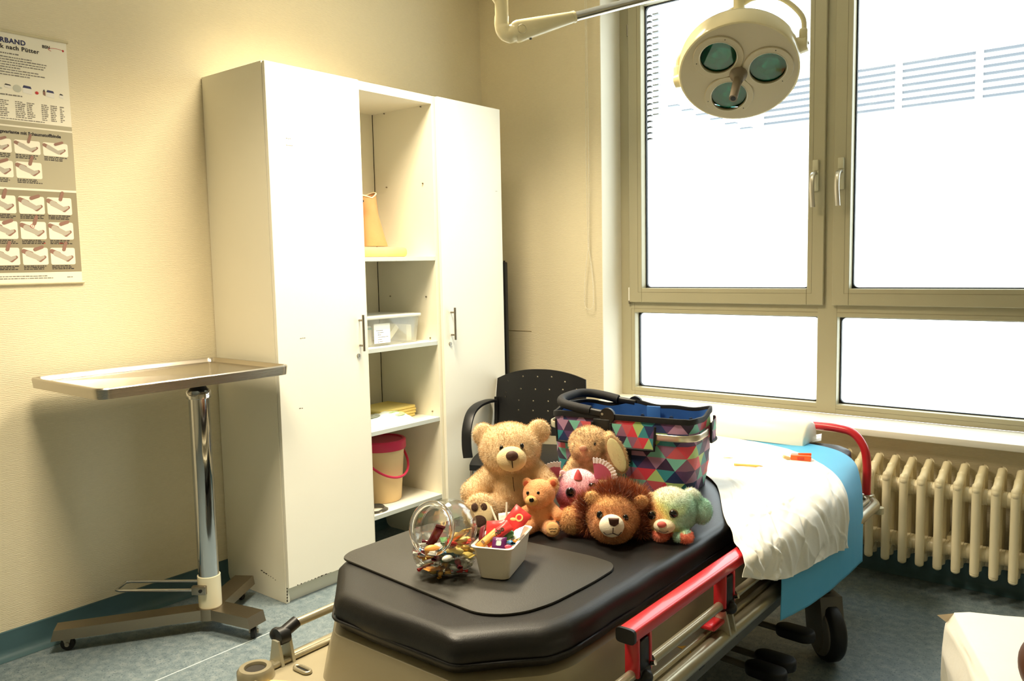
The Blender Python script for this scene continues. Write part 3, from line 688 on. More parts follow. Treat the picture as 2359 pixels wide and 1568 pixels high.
# plate with real punched holes: drop tiny cells of a fine grid
holes = []
for rz, xs in ((.800, (-.09, -.01, .065)), (.775, (-.175, .135)), (.755, ()), (.735, (-.10, -.02, .055, .125, .195)), (.715, (-.185, .19)), (.69, (-.185,)), (.675, (-.11, -.03, .05, .125)), (.625, (-.11, -.03, .05, .125))):
    for x in xs: holes.append((x, rz))
vf = []; vbk = []
P = [[backf(i/(nu-1), j/(nv-1)) for j in range(nv)] for i in range(nu)]
g = G(); off = Vector((0, .012, 0)); vs = [P[i][j] for i in range(nu) for j in range(nv)]; nn = len(vs)
vs += [q+off for q in vs]; fs = []
for i in range(nu-1):
    for j in range(nv-1):
        a, b, c, d = i*nv+j, (i+1)*nv+j, (i+1)*nv+j+1, i*nv+j+1
        fs += [(a, b, c, d), (nn+d, nn+c, nn+b, nn+a)]
edge = [i*nv for i in range(nu)]+[(nu-1)*nv+j for j in range(1, nv)]+[i*nv+nv-1 for i in range(nu-2, -1, -1)]+[j for j in range(nv-2, 0, -1)]
for k in range(len(edge)): a, b = edge[k], edge[(k+1) % len(edge)]; fs.append((a, b, nn+b, nn+a))
plate = bpy.data.objects.new('plate', g.add(vs, fs).mesh('backrest')); COL.objects.link(plate)
g = G()
for (x, z) in holes:
    vv = max(0, min(1, (z-.50)/(.838-.50))); y = .205+.055*vv+.028*(x/.24)**2
    g.cyl((x, y-.02, z-.003), (x, y+.03, z+.003), .0046, n=10)
cut = bpy.data.objects.new('cut', g.mesh('cut')); COL.objects.link(cut)
bo = plate.modifiers.new('holes', 'BOOLEAN'); bo.object = cut; bo.operation = 'DIFFERENCE'; bo.solver = 'EXACT'
bme = bpy.data.meshes.new_from_object(plate.evaluated_get(bpy.context.evaluated_depsgraph_get())); bme.name = 'backrest'
for q in (plate, cut): m_ = q.data; bpy.data.objects.remove(q); bpy.data.meshes.remove(m_)
back = link('backrest', bme, BLACKP, ch, 45, local=True)
g = G()
def seatf(uu, vv, top):
    a, b = uu*2-1, vv*2-1; x = a*.245*math.sqrt(max(0, 1-.5*b*b*.35)); y = -.005+b*.225
    return Vector((x, y, (.452 if top else .425)-.012*(1-a*a)*(1-b*b)*(1 if top else 0)-.014*max(0, -b)**3))
g.grid(lambda a, b: seatf(a, b, 1), 21, 21); g.grid(lambda a, b: seatf(1-a, b, 0), 21, 21)
vsn = 21
for i in range(20):
    for (A_, B_) in (((i, 0), (i+1, 0)), ((i, 20), (i+1, 20))):
        a = A_[0]*21+A_[1]; b = B_[0]*21+B_[1]; c = 441+(20-B_[0])*21+B_[1]; d = 441+(20-A_[0])*21+A_[1]; g.f.append((a, b, c, d))
    for ii in (0, 20):
        a = ii*21+i; b = ii*21+i+1; c = 441+(20-ii)*21+i+1; d = 441+(20-ii)*21+i; g.f.append((a, b, c, d))
g.build('seat', BLACKP, ch, 50, local=True)
for e in (-1, 1):
    g = G(); P = bez([(e*.245, .225, .672), (e*.262, .17, .676), (e*.277, .06, .672), (e*.283, -.03, .645), (e*.284, -.085, .58), (e*.282, -.10, .50), (e*.276, -.10, .44)], 6)
    g.tube(P, .02, 12, flat=(.050, .017)); g.build('armrest', BLACKP, ch, 50, local=True)
    g = G(); g.cyl((e*.235, .235, .50), (e*.235, .245, .69), .011, n=12); g.build('arm_bracket', BLACKP, ch, 50, local=True)
    for yy, y2 in ((.19, .24), (-.17, -.22)):
        G().tube([(e*.20, yy*.9, .425), (e*.23, yy, .40), (e*.245, y2, 0)], .0105, 10).build('leg', CHROME, ch, 50, local=True)
G().tube([(-.20, .17, .415), (.20, .17, .415)], .01, 8).tube([(-.20, -.15, .415), (.20, -.15, .415)], .01, 8).build('seat_frame', CHROME, ch, 50, local=True)
for e in (-1, 1):
    G().tube([(e*.12, .15, .42), (e*.13, .225, .44), (e*.13, .235, .53)], .0085, 8).build('back_support', BLACKP, ch, 50, local=True)

# ------------------------------------------------------------------ radiator
RADM = M('cream_radiator_enamel', (232, 220, 184), .3, var=(8, .03))
rad = thing('radiator', 'cream ribbed column radiator under the window sill', 'radiator', (2.55, -.10, .1))
RP = .0665; RX = [2.015+RP*i for i in range(16)]
secs = None
for i, x in enumerate(RX):
    if secs is None:
        g = G()
        # front, middle and back columns joined by rounded heads
        for y in (-.185, -.115, -.045):
            zt = .475+(-.185-y)*-.32*-1*-1 if False else .478+(y+.185)*.30
            g.tube(bez([(0, y, .125), (0, y, .15), (0, y, .30), (0, y, zt-.02), (0, y+.004, zt)], 3), [.013]+[.0175]*10+[.0172, .016], 12, flat=None)
        g.tube(bez([(0, -.185, .150), (0, -.115, .165), (0, -.045, .150)], 5), .016, 10)
        g.tube(bez([(0, -.188, .455), (0, -.15, .482), (0, -.10, .500), (0, -.045, .520)], 5), .0165, 10)
        for y in (-.185, -.115, -.045): g.ell((0, y, .122), (.0172, .0172, .012), None, 12, 6)
        g.ell((0, -.187, .462), (.0175, .0175, .02), None, 12, 6)
        for zz in (.195, .428): g.cyl((-RP*.30, -.132, zz), (RP*.30, -.132, zz), .034, n=18)
        secs = g.mesh('radiator_section')
    o = link('section', secs if i == 0 else secs, None, rad, 50 if i == 0 else 0)
    if i == 0: secs.materials.append(RADM)
    o.location = (x, 0, 0)
for i, x in enumerate(RX[:-1]):
    xm = x+RP/2
    for zz in (.195, .428):
        g = G(); g.cyl((xm-RP*.205, -.132, zz), (xm-.001, -.132, zz), .0315, n=18); g.cyl((xm+.001, -.132, zz), (xm+RP*.205, -.132, zz), .0315, n=18); g.cyl((xm-.001, -.132, zz), (xm+.001, -.132, zz), .0295, n=18)
        g.build('nipple', RADM, rad, 50)
g = G()
for x in (RX[1]+.03, RX[8]+.03, RX[14]+.03): g.box((x-.01, -.12, .22), (x+.01, .0, .24))
g.build('wall_bracket', RADM, rad, 30)['kind'] = 'stuff'

# ------------------------------------------------------------------ stretcher
GX0, GX1, GY0, GY1 = 1.548, 2.395, -2.80, -.372
GREY = M('beige_grey_moulding', (150, 141, 116), .42, var=(5, .03), bump=(160, .04))
GREYD = M('dark_grey_chassis', (52, 52, 50), .55)
RED = M('red_powder_coat', (198, 40, 48), .28, coat=.3)
TUBE = M('champagne_tube', (178, 170, 146), .28, .7)
st = thing('hospital_stretcher', 'wheeled hospital stretcher with beige deck, red rail and push bar', 'stretcher', (1.945, -1.6, 0))
ZD = .428
g = G(); g.prism(rrect(GX0+.03, GY0+.03, GX1-.03, GY1-.005, .07, 6), ZD-.045, ZD, None, .008); g.build('deck', GREY, st, 40)
# bumper profile round the deck (double lip)
def loop(off, r): return [(p[0], p[1]) for p in rrect(GX0+off, GY0+off, GX1-off, GY1-off+.0, r, 8)]
g = G(); g.tube([(p[0], p[1], ZD-.012) for p in loop(.020, .08)], .020, 12, closed=True); bmp = g.build('bumper', TUBE, st, 60)
g = G(); g.tube([(p[0], p[1], ZD+.006) for p in loop(.045, .06)], .008, 8, closed=True); g.build('lip', TUBE, bmp, 60)
# moulded plinth carrying the mattress
MX0, MX1, MY0, MY1 = 1.588, 2.285, -2.615, -.42
def mout(o, c=.155, c2=.05):
    a = c-o*.4
    return [(MX0-o+a+.02, MY0-o), (MX1+o-a, MY0-o), (MX1+o-.02, MY0-o+a-.01), (MX1+o, MY0-o+a+.05), (MX1+o, MY1+o-c2), (MX1+o-c2, MY1+o), (MX0-o+c2, MY1+o), (MX0-o, MY1+o-c2), (MX0-o, MY0-o+a+.05), (MX0-o+.02, MY0-o+a-.01)]
CNT = {}
def smooth_loop(P, n=5, rmax=.022):
    m = len(P); out = []
    for i in range(m):
        a, b, c = Vector(P[(i-1) % m]), Vector(P[i]), Vector(P[(i+1) % m])
        ra = min(rmax, (a-b).length*.45, (c-b).length*.45); p = b+(a-b).normalized()*ra; q = b+(c-b).normalized()*ra
        for k in range(n+1): t = k/n; out.append((1-t)**2*p+2*t*(1-t)*b+t*t*q)
    if (m, n) not in CNT: CNT[(m, n)] = [max(1, int((out[(i+1) % len(out)]-v).length/.05)) for i, v in enumerate(out)]
    res = []
    for i, v in enumerate(out):
        w = out[(i+1) % len(out)]; k = CNT[(m, n)][i]; res += [v.lerp(w, q/k) for q in range(k)]
    return [(v.x, v.y) for v in res]
def loft(levels):
    g = G(); n = None; vs = []; fs = []
    for (o, z) in levels:
        P = smooth_loop(mout(o)); n = len(P); vs += [(x, y, z) for x, y in P]
    for i in range(len(levels)-1):
        for k in range(n): fs.append((i*n+k, i*n+(k+1) % n, (i+1)*n+(k+1) % n, (i+1)*n+k))
    for lv, rev in ((0, 1), (len(levels)-1, 0)):
        c = len(vs); q = vs[lv*n:(lv+1)*n]; vs.append((sum(p[0] for p in q)/n, sum(p[1] for p in q)/n, q[0][2]))
        fs += [((lv*n+(k+1) % n, lv*n+k, c) if rev else (lv*n+k, lv*n+(k+1) % n, c)) for k in range(n)]
    return g.add(vs, fs)
loft([(.026, ZD-.01), (.022, ZD+.004), (.014, ZD+.045), (.010, ZD+.085), (.005, ZD+.112), (-.012, ZD+.120), (-.03, ZD+.1201)]).build('mattress_platform', GREY, st, 50)
ZM = ZD+.122
# corner buffers, slots and tape at the foot end
for x, lab in ((GX0+.045, 1), (GX1-.045, 0)):
    y = GY0+.075
    b = G().lathe([(.040, ZD-.06), (.043, ZD-.04), (.043, ZD+.018), (.037, ZD+.026), (.026, ZD+.026), (.024, ZD+.020), (.024, ZD+.005), (0, ZD+.005)], 28, Matrix.Translation((x, y, 0))).build('corner_buffer', TUBE, st, 40)
    G().cyl((x, y, ZD+.005), (x, y, ZD+.019), .0235, n=24).build('buffer_hole_shade', M('painted_recess_shade', (40, 36, 28), .8), b, 40)  # solid plug, its dark colour stands in for shade inside the hole
g = G(); sx, sy = 1.658, -2.640
g.tube([(sx+.014*math.cos(a)+(.012 if math.cos(a) > 0 else -.012), sy+.009*math.sin(a), ZD+.004) for a in [2*PI*k/24 for k in range(24)]], .0045, 8, closed=True)
b = g.build('slot_ring', TUBE, st, 60); G().cbox((sx, sy, ZD+.002), (.044, .014, .003), .001).build('slot', BLACKP, b, 0)
G().cbox((1.665, -2.735, ZD+.0008), (.085, .07, .0012), 0, (0, 0, .5)).build('tape_patch', M('yellowed_tape', (226, 196, 128), .6, var=(30, .1)), st, 0)
# lowered rail tubes on both long sides, on bracket posts
def rail_post(x, y, out):
    g = G()
    for dy in (-.016, .016): g.prism([(-.026, 0), (.026, 0), (.012, .062), (-.012, .062)], -.004, .004, Matrix(((1, 0, 0, x), (0, 0, 1, y+dy), (0, 1, 0, ZD-.002), (0, 0, 0, 1))))
    p = g.build('rail_bracket', GREY if False else M('pale_bracket', (190, 186, 166), .4, .5), st, 40)
    g = G(); g.cyl((x, y-.014, ZD+.066), (x, y+.014, ZD+.066), .021, n=18); g.ell((x+out*.018, y-.002, ZD+.066), (.017, .017, .017), None, 14, 8); g.cyl((x, y+.0, ZD+.07), (x, y+.045, ZD+.086), .015, n=14)
    g.build('rail_joint', BLACKP, p, 50)
G().cyl((1.572, -2.60, ZD+.078), (1.560, -.75, ZD+.080), .011, n=14).build('side_tube', TUBE, st, 50)
rail_post(1.580, -2.640, -1); rail_post(1.562, -.72, -1)
RXX = 2.372
G().cyl((RXX, -2.70, ZD+.075), (RXX, -.74, ZD+.075), .0115, n=14).build('side_tube', TUBE, st, 50)
for y in (-2.285, -1.845, -1.30):
    rail_post(RXX, y, 1)
    g = G(); g.cyl((RXX, y-.022, ZD+.075), (RXX, y+.022, ZD+.075), .0185, n=16); g.box((RXX-.016, y-.019, ZD+.075), (RXX+.016, y+.019, ZD+.150), .003); jb = g.build('clamp_block', BLACKP, st, 50)
    for e in (-1, 1):
        if e == -1 and y < -2: pass
        G().box((RXX-.017, y+e*.026-.005, ZD+.070), (RXX+.017, y+e*.026+.005, ZD+.160), .003).build('rail_cheek', RED, st, 40)
    G().cyl((RXX+.018, y+.024, ZD+.086), (RXX+.028, y+.024, ZD+.090), .006, n=10).build('pin', CHROME, jb, 50)
g = G(); P = [(RXX, -2.335, ZD+.172), (RXX, -1.12, ZD+.172)]
g.tube(P, .02, 20, flat=(.044, .030), up=(0, 0, 1)); rr = g.build('side_rail', RED, st, 60)
g = G(); g.tube([(RXX, -2.341, ZD+.172), (RXX, -2.333, ZD+.172)], .02, 20, flat=(.047, .033), up=(0, 0, 1)); g.build('end_cap', BLACKP, rr, 60)
G().box((RXX-.035, -1.93, ZD+.028), (RXX+.012, -1.865, ZD+.040), .005).build('release_lever', RED, st, 40)
G().prism([(-.022, 0), (.022, 0), (0, .036)], 0, .0008, Matrix.Translation((2.352, -1.99, ZD+.0002)) @ Matrix.Rotation(1.9, 4, 'Z')).build('warning_sticker', M('yellow_warning', (230, 176, 60), .5), st, 0)
G().cbox((MX1+.022, -2.09, ZM-.030), (.003, .15, .016), .001, (0, .35, 0)).build('type_plate', M('grey_plate', (150, 154, 150), .4), st, 0)
# red push bar at the head end
PY = -.398
P = bez([(2.325, PY, ZD-.005), (2.325, PY, ZD+.05), (2.325, PY, .56), (2.312, PY, .63), (2.270, PY, .682), (2.21, PY, .695), (2.10, PY, .697), (1.80, PY, .697), (1.68, PY, .695), (1.62, PY, .682), (1.578, PY, .63), (1.565, PY, .56), (1.565, PY, ZD-.005)], 7)
G().tube(P, .0165, 14).build('push_bar', RED, st, 60)
for x in (2.325, 1.565): G().lathe([(.034, ZD), (.03, ZD+.012), (.02, ZD+.014)], 20, Matrix.Translation((x, PY, 0))).build('bar_socket', TUBE, st, 40)
G().cyl((2.28, -.52, ZD+.03), (2.345, -.50, ZD+.034), .008, n=12).build('lock_pin', CHROME, st, 50)
G().cyl((2.375, -.41, ZD-.03), (2.375, -.41, ZD-.055), .020, n=18).build('bump_wheel', M('pale_bump_wheel', (214, 204, 170), .5), st, 50)
# chassis
g = G(); g.box((1.66, -2.45, .30), (2.23, -.75, ZD-.045), .01); g.build('under_frame', GREYD, st, 30)
sidep = M('grey_side_panel', (92, 92, 86), .5)
g = G(); g.box((2.325, -2.72, ZD-.115), (2.335, -.95, ZD-.035), .002); sp = g.build('side_skirt', sidep, st, 30)
g = G()
for (y, w, h, z) in ((-2.10, .012, .05, -.078), (-2.07, .012, .05, -.078), (-1.90, .03, .034, -.075), (-1.70, .012, .012, -.07), (-1.68, .008, .02, -.08)): g.cbox((2.3355, y, ZD+z), (.0008, w, h))
g.build('pictogram', BLACKP, sp, 0)['kind'] = 'stuff'
for y in (-2.1, -1.1): G().cyl((1.945, y, .20), (1.945, y, .32), .075, n=24).build('lift_column', GREYD, st, 40)
g = G(); g.box((1.72, -2.55, .13), (2.17, -.70, .205), .03); g.build('base_cover', M('charcoal_cover', (40, 40, 40), .5), st, 40)
g = G()
for y in (-2.45, -.98): g.box((1.60, y-.03, .225), (2.32, y+.03, .262), .008); g.box((1.85, y-.06, .15), (2.04, y+.06, .24), .01)
g.build('axle_beam', GREYD, st, 40)['kind'] = 'stuff'
FORK = M('warm_grey_castor_shell', (98, 92, 82), .45)
def big_castor(x, y, ang):
    d = Vector((math.cos(ang), math.sin(ang), 0)); s = Vector((-d.y, d.x, 0)); R_ = .105; p = Vector((x, y, R_))
    g = G(); M4 = Matrix(((d.x, 0, s.x, p.x), (d.y, 0, s.y, p.y), (0, 1, 0, p.z), (0, 0, 0, 1)))
    g.lathe([(.055, -.028), (.085, -.028), (.098, -.024), (.105, -.014), (.105, .014), (.098, .024), (.085, .028), (.055, .028)], 40, M4, (True, True)); w = g.build('castor', BLACKR, st, 50)
    g = G()
    for e in (-1, 1): g.lathe([(.0, .036*e), (.074, .036*e), (.082, .033*e), (.084, .027*e)], 36, M4)
    g.build('wheel_disc', FORK, w, 40)
    g = G(); g.prism([(-.070, -.02), (-.030, -.06), (.02, -.07), (.05, -.03), (.045, .06), (.03, .13), (-.06, .13), (-.085, .05)], -.042, .042, M4, .008); g.build('fork', FORK, w, 40)
    G().cyl(p+Vector((0, 0, .12))-d*.02, p+Vector((0, 0, .20))-d*.02, .024, n=16).build('stem', GREYD, w, 40)
big_castor(2.362, -.985, -.79); big_castor(1.60, -.985, PI/2+.2); big_castor(2.32, -2.45, PI/2-.3); big_castor(1.60, -2.45, PI/2+.1)
def pedal(x, y, z, ang, L, n_):
    d = Vector((math.cos(ang), math.sin(ang), 0)); a = Vector((x, y, z))
    g = G(); g.tube([a-d*L, a-d*L*.9+Vector((0, 0, .0)), a], .0105, 10); p = g.build('pedal_arm', FORK, st, 50)
    g = G(); g.prism(blob(-.045, 0, .060, .034, .036, 0), -.014, .020, Matrix(((d.x, -d.y, 0, x+d.x*.03), (d.y, d.x, 0, y+d.y*.03), (0, 0, 1, z), (0, 0, 0, 1))), .008); g.build('pedal_pad', BLACKR, p, 50)
    G().ell(a-d*L, (.016, .016, .016), None, 12, 8).build('pedal_pivot', FORK, p, 50)
pedal(2.300, -1.160, .145, -.05, .19, 0); pedal(2.322, -1.395, .15, -.05, .24, 1); pedal(2.325, -1.478, .15, -.08, .22, 2)
g = G(); g.add([(2.30, -.78, .335), (2.36, -.72, .325), (2.375, -.665, .265), (2.325, -.72, .28), (2.302, -.782, .335), (2.362, -.722, .325), (2.377, -.667, .265), (2.327, -.722, .28)], [(0, 1, 2, 3), (7, 6, 5, 4), (0, 4, 5, 1), (1, 5, 6, 2), (2, 6, 7, 3), (3, 7, 4, 0)]); g.build('paper_tag', M('grey_tag_paper', (196, 200, 198), .6), st, 0)
G().cyl((2.30, -.80, .36), (2.30, -.80, .27), .004, n=8).build('tag_strap', BLACKP, st, 50)

# ------------------------------------------------------------------ mattress and mat
VINYL = M('black_vinyl', (26, 25, 24), .40, bump=(380, .10), spec=.4)
def wr(x, y, z, side):      # gentle creases on the cover
    return mnoise.noise(Vector((x*6, y*5, z*9)))*.003
mt = thing('stretcher_mattress', 'black vinyl mattress with chamfered foot end on the stretcher', 'mattress', (1.945, -1.6, ZM))
ZT = ZM+.085
lev = [(-.010, ZM+.001), (-.002, ZM+.006), (.004, ZM+.025), (.005, ZM+.050), (.003, ZM+.070), (-.003, ZM+.079), (-.012, ZT-.001), (-.03, ZT)]
g = loft(lev)
me = g.mesh('mattress_cover')
b = bmesh.new(); b.from_mesh(me)
for v in b.verts:
    if ZM+.005 < v.co.z < ZT-.001:
        k = math.sin(v.co.y*38+v.co.x*20)*.5+mnoise.noise(Vector((v.co.x*9, v.co.y*9, v.co.z*20)))
        n = Vector((v.co.x-1.936, 0 if MY0+.2 < v.co.y < MY1-.2 else (v.co.y+1.5), 0)).normalized(); v.co += n*.0035*k
b.to_mesh(me); b.free()
link('cover', me, VINYL, mt, 50)
g = G(); P = [(x, y, ZM+.026) for x, y in smooth_loop(mout(.0055))]; g.tube(P, .0035, 6, closed=True); g.build('zip_seam', M('black_zip', (12, 12, 12), .5), mt, 60)
MAT = M('charcoal_rubber_mat', (52, 50, 44), .55, bump=(420, .16))
mp_ = [(1.600, -2.462), (2.02, -2.502), (2.10, -2.508), (2.150, -2.485), (2.185, -2.44), (2.205, -2.37), (2.212, -2.22), (2.208, -2.12), (2.185, -2.085), (2.12, -2.075), (1.62, -2.10), (1.59, -2.12), (1.583, -2.16), (1.578, -2.42)]
Pm = smooth_loop(mp_, 4, .04)
o = G().prism(Pm, ZT+.0003, ZT+.0066, None, .002).build('rubber_mat', MAT, None, 40); tag(o, 'thin charcoal rubber mat with rounded corners on the mattress foot end', 'mat')

# ------------------------------------------------------------------ draped sheets and pillow
def bil(grid, a, b):
    """smooth interpolation in a small control grid, a over rows b over columns"""
    def cr1(P, t):
        n = len(P)-1; x = min(max(t, 0), 1)*n; i = min(int(x), n-1); k = x-i
        p0, p1, p2, p3 = P[max(i-1, 0)], P[i], P[i+1], P[min(i+2, n)]
        return .5*((2*p1)+(p2-p0)*k+(2*p0-5*p1+4*p2-p3)*k*k+(3*p1-p0-3*p2+p3)*k**3)
    return cr1([cr1([Vector(q) for q in row], b) for row in grid], a)
zt = ZT+.0015
blue_grid = [   # rows along the bed (foot -> head), columns: left, mid top, edge, rail, hem
    [(1.66, -1.02, zt), (2.00, -1.10, zt), (2.262, -1.46, zt), (2.404, -1.56, .575), (2.412, -1.56, .36)],
    [(1.66, -.88, zt), (2.00, -.94, zt), (2.265, -1.22, zt), (2.404, -1.30, .57), (2.420, -1.30, .325)],
    [(1.66, -.75, zt), (2.00, -.80, zt), (2.265, -.98, zt), (2.404, -1.0, .56), (2.415, -1.0, .30)],
    [(1.66, -.47, zt), (2.00, -.475, zt), (2.283, -.575, zt), (2.37, -.64, .54), (2.40, -.715, .275)]]
def sheet(name, grid, mat, seed, amp, dz, nu=60, nv=70, lab='', cat='', kinks=None):
    def fn(a, b):
        p = bil(grid, a, b)
        hang = max(0, (b-.5)/.5)
        w = mnoise.noise(Vector((p.y*7+seed, p.x*6, p.z*3)))*amp*(.35+hang)+mnoise.noise(Vector((p.y*22+seed, p.x*9, p.z*6)))*amp*.45
        if kinks: w += kinks(a, b, p)
        nrm = Vector((hang, 0, 1-hang)).normalized()
        q = p+nrm*(abs(w) if hang < .2 else w)+Vector((dz*hang, 0, dz))
        return q
    g = G(); g.grid(fn, nu, nv); me = g.mesh(name, True)
    o = link(name, me, mat, None, 180)
    so = o.modifiers.new('thickness', 'SOLIDIFY'); so.thickness = .0012; so.offset = 1
    tag(o, lab, cat); return o
BLUEP = M('blue_protective_paper', (82, 172, 214), .55, bump=(600, .08))
sheet('blue_bed_sheet', blue_grid, BLUEP, 2, .0016, .001, lab='light blue protective sheet hanging over the stretcher side under the white sheet', cat='sheet')
white_grid = [
    [(1.90, -1.10, zt), (2.08, -1.27, zt), (2.262, -1.60, zt), (2.400, -1.80, .612), (2.412, -1.845, .575)],
    [(1.78, -.98, zt), (2.06, -1.14, zt), (2.266, -1.40, zt), (2.410, -1.56, .600), (2.425, -1.565, .485)],
    [(1.72, -.80, zt), (2.04, -.92, zt), (2.268, -1.12, zt), (2.412, -1.25, .595), (2.425, -1.25, .445)],
    [(1.68, -.56, zt), (2.03, -.62, zt), (2.258, -.79, zt), (2.400, -.93, .585), (2.415, -.985, .405)]]
WHITEPAPER = M('white_nonwoven_paper', (240, 237, 226), .5, bump=(160, .10), spec=.4)
kr = random.Random(21); CREASE = []
for _ in range(70):      # sharp fold lines: centre, direction, half length, width, height in sheet coordinates
    v_ = kr.uniform(.30, 1.0); th_ = kr.gauss(0, .55) if v_ > .5 else kr.uniform(0, PI)
    CREASE.append((kr.uniform(0, 1), v_, math.sin(th_), math.cos(th_), kr.uniform(.05, .22), kr.uniform(.010, .035), kr.choice((-1, 1, 1))*kr.uniform(.003, .010)))
def kink(a, b, p):
    h = 0
    for (ca_, cb_, dx, dy, hl, w, hh_) in CREASE:
        x, y = a-ca_, (b-cb_); s_ = x*dx+y*dy
        if abs(s_) > hl: continue
        d_ = abs(x*dy-y*dx)
        if d_ < w: h += hh_*(1-d_/w)*(1-(s_/hl)**2)
    q = Vector((p.y*9.0, p.x*7.0+3, p.z*7)); r1 = max(0, 1-abs(mnoise.noise(q)*2))**4
    k = max(0, (b-.42)/.58)
    return h*(.45+.8*k)+.004*r1*(.3+k)
sheet('white_bed_sheet', white_grid, WHITEPAPER, 5, .004, .0055, 190, 200, lab='crumpled white sheet draped over the blue sheet and the red rail', cat='sheet', kinks=kink)
g = G(); P = []
for k in range(9): a = PI*k/8; P.append((.075*math.cos(a), .095*math.sin(a)**.8))
P = [(.075, 0)]+P[1:-1]+[(-.075, 0)]
Mp = Matrix(((0, 0, 1, 0), (1, 0, 0, 0), (0, 1, 0, 0), (0, 0, 0, 1)))
pl = G().prism([(-.44+x, ZT+.006+z) for x, z in P], 1.66, 2.135, Mp, .012).build('bolster_pillow', M('white_vinyl_bolster', (240, 234, 214), .4, bump=(30, .05)), None, 60)
tag(pl, 'white half round bolster pillow at the head end near the window', 'pillow')
pl.location.y = -.052
G().cbox((2.12, -.40, ZT+.008), (.05, .14, .003), 0, (0, -.25, .3)).build('cover_flap', WHITEPAPER, pl, 0)
# pencil, sharpener, paper clip on the sheet
zs = ZT+.0145
pn = thing('pencil', 'short yellow pencil on the white sheet', 'pencil', (2.08, -1.0, zs))
a, b = Vector((2.036, -1.018, zs)), Vector((2.118, -.990, zs)); d = (b-a).normalized()
G().cyl(a, b, .0042, n=6).build('shaft', M('pencil_yellow', (238, 190, 96), .4), pn, 0); G().cyl(b, b+d*.014, .0042, .001, n=8).build('point', M('pencil_wood', (222, 184, 130), .7), pn, 0)
sh = thing('pencil_sharpener', 'orange plastic pencil sharpener on the far side of the white sheet', 'sharpener', (2.205, -.81, zs-.004), .3)
ORANGE = M('orange_plastic', (246, 104, 44), .35)
G().box((-.036, -.018, 0), (.036, .018, .022), .005).build('case', ORANGE, sh, 40, local=True)
G().cbox((.0, -.0185, .011), (.024, .002, .012), .0005).build('blade_slot', M('deep_orange', (214, 70, 34), .4), sh, 0, local=True)
G().cbox((-.050, -.012, .010), (.026, .016, .012), .003, (0, .3, .3)).build('shaving', M('pencil_wood2', (230, 196, 140), .7), sh, 0, local=True)
G().cyl((-.01, .0, .023), (.036, .004, .025), .004, n=8).build('orange_stub', ORANGE, sh, 40, local=True)
g = G(); c = Vector((1.955, -.93, zs-.003)); g.tube([c+Vector(q) for q in ((0, 0, 0), (.03, .006, .001), (.033, .012, .001), (.0, .008, .001), (-.002, .003, .001), (.022, .007, .002))], .0012, 5)
o = g.build('paper_clip', M('brass_wire', (214, 190, 130), .3, .8), None, 60); tag(o, 'bent wire paper clip lying flat on the white sheet', 'paper clip')

# ------------------------------------------------------------------ surgical lamp on its arm
IVORY = M('ivory_lamp_enamel', (234, 222, 178), .22, coat=.4)
IVORYD = M('beige_lamp_face', (196, 184, 150), .35)
sl = thing('surgical_lamp', 'cream three bulb surgical lamp on a jointed ceiling arm before the window', 'surgical lamp', (1.935, -.77, 2.10))
vR, vU, vF = r.copy(), u.copy(), f.copy()      # the lamp head is turned towards the foot end of the stretcher
vR, vU, vF = Vector((.7797, .6258, -.0203)), Vector((-.0425, .0853, .9955)), Vector((-.6247, .7753, -.0931))
ln = (vF*-.55+(vR*-.2-vU*.98)*.835).normalized(); e1 = (vR*.978-vU*.208); e1 = (e1-ln*e1.dot(ln)).normalized(); e2 = ln.cross(e1).normalized()
if e2.dot(vU) > 0: e2 = -e2
LC = Vector((1.969, -.842, 2.068))          # centre of the lamp face
LM = Matrix(((e1.x, e2.x, -ln.x, LC.x), (e1.y, e2.y, -ln.y, LC.y), (e1.z, e2.z, -ln.z, LC.z), (0, 0, 0, 1)))
g = G(); g.lathe([(.208, .0), (.214, .002), (.218, .010), (.216, .074)], 56, LM); g.build('housing_ring', IVORY, sl, 40)
g = G(); g.lathe([(.214, .0745), (.214, .080), (.203, .098), (.180, .116), (.145, .128), (.09, .136), (0, .139)], 56, LM); dm = g.build('housing_dome', IVORY, sl, 50)
G().lathe([(.2135, .0735), (.2155, .076), (.2135, .079)], 56, LM).build('seam', M('dark_seam', (70, 54, 36), .6), dm, 50)
BUL = [(0, .104), (-.092, -.048), (.092, -.048)]
# face plate with three round openings: build as disc minus holes by a ring fan
b = bmesh.new()
from mathutils.geometry import delaunay_2d_cdt
pts2 = [Vector((.2085*math.cos(2*PI*k/56), .2085*math.sin(2*PI*k/56))) for k in range(56)]; edges = [(k, (k+1) % 56) for k in range(56)]
for (cx_, cy_) in BUL:
    o0 = len(pts2); pts2 += [Vector((cx_+.064*math.cos(2*PI*k/32), cy_+.064*math.sin(2*PI*k/32))) for k in range(32)]; edges += [(o0+k, o0+(k+1) % 32) for k in range(32)]
vv, ee, ff, *_ = delaunay_2d_cdt(pts2, edges, [], 0, 1e-6)
ff = [t for t in ff if not any((sum((vv[i] for i in t), Vector((0, 0)))/len(t)-Vector(c)).length < .0635 for c in BUL) and (sum((vv[i] for i in t), Vector((0, 0)))/len(t)).length < .2085]
b.free()
G().add([LM @ Vector((q.x, q.y, 0)) for q in vv], ff).build('face_plate', IVORYD, sl, 30)
LENS = glass_pane('teal_lamp_lens', (.38, .74, .68)); REFL = M('lamp_reflector', (150, 196, 184), .16, .85, bump=(55, .25))
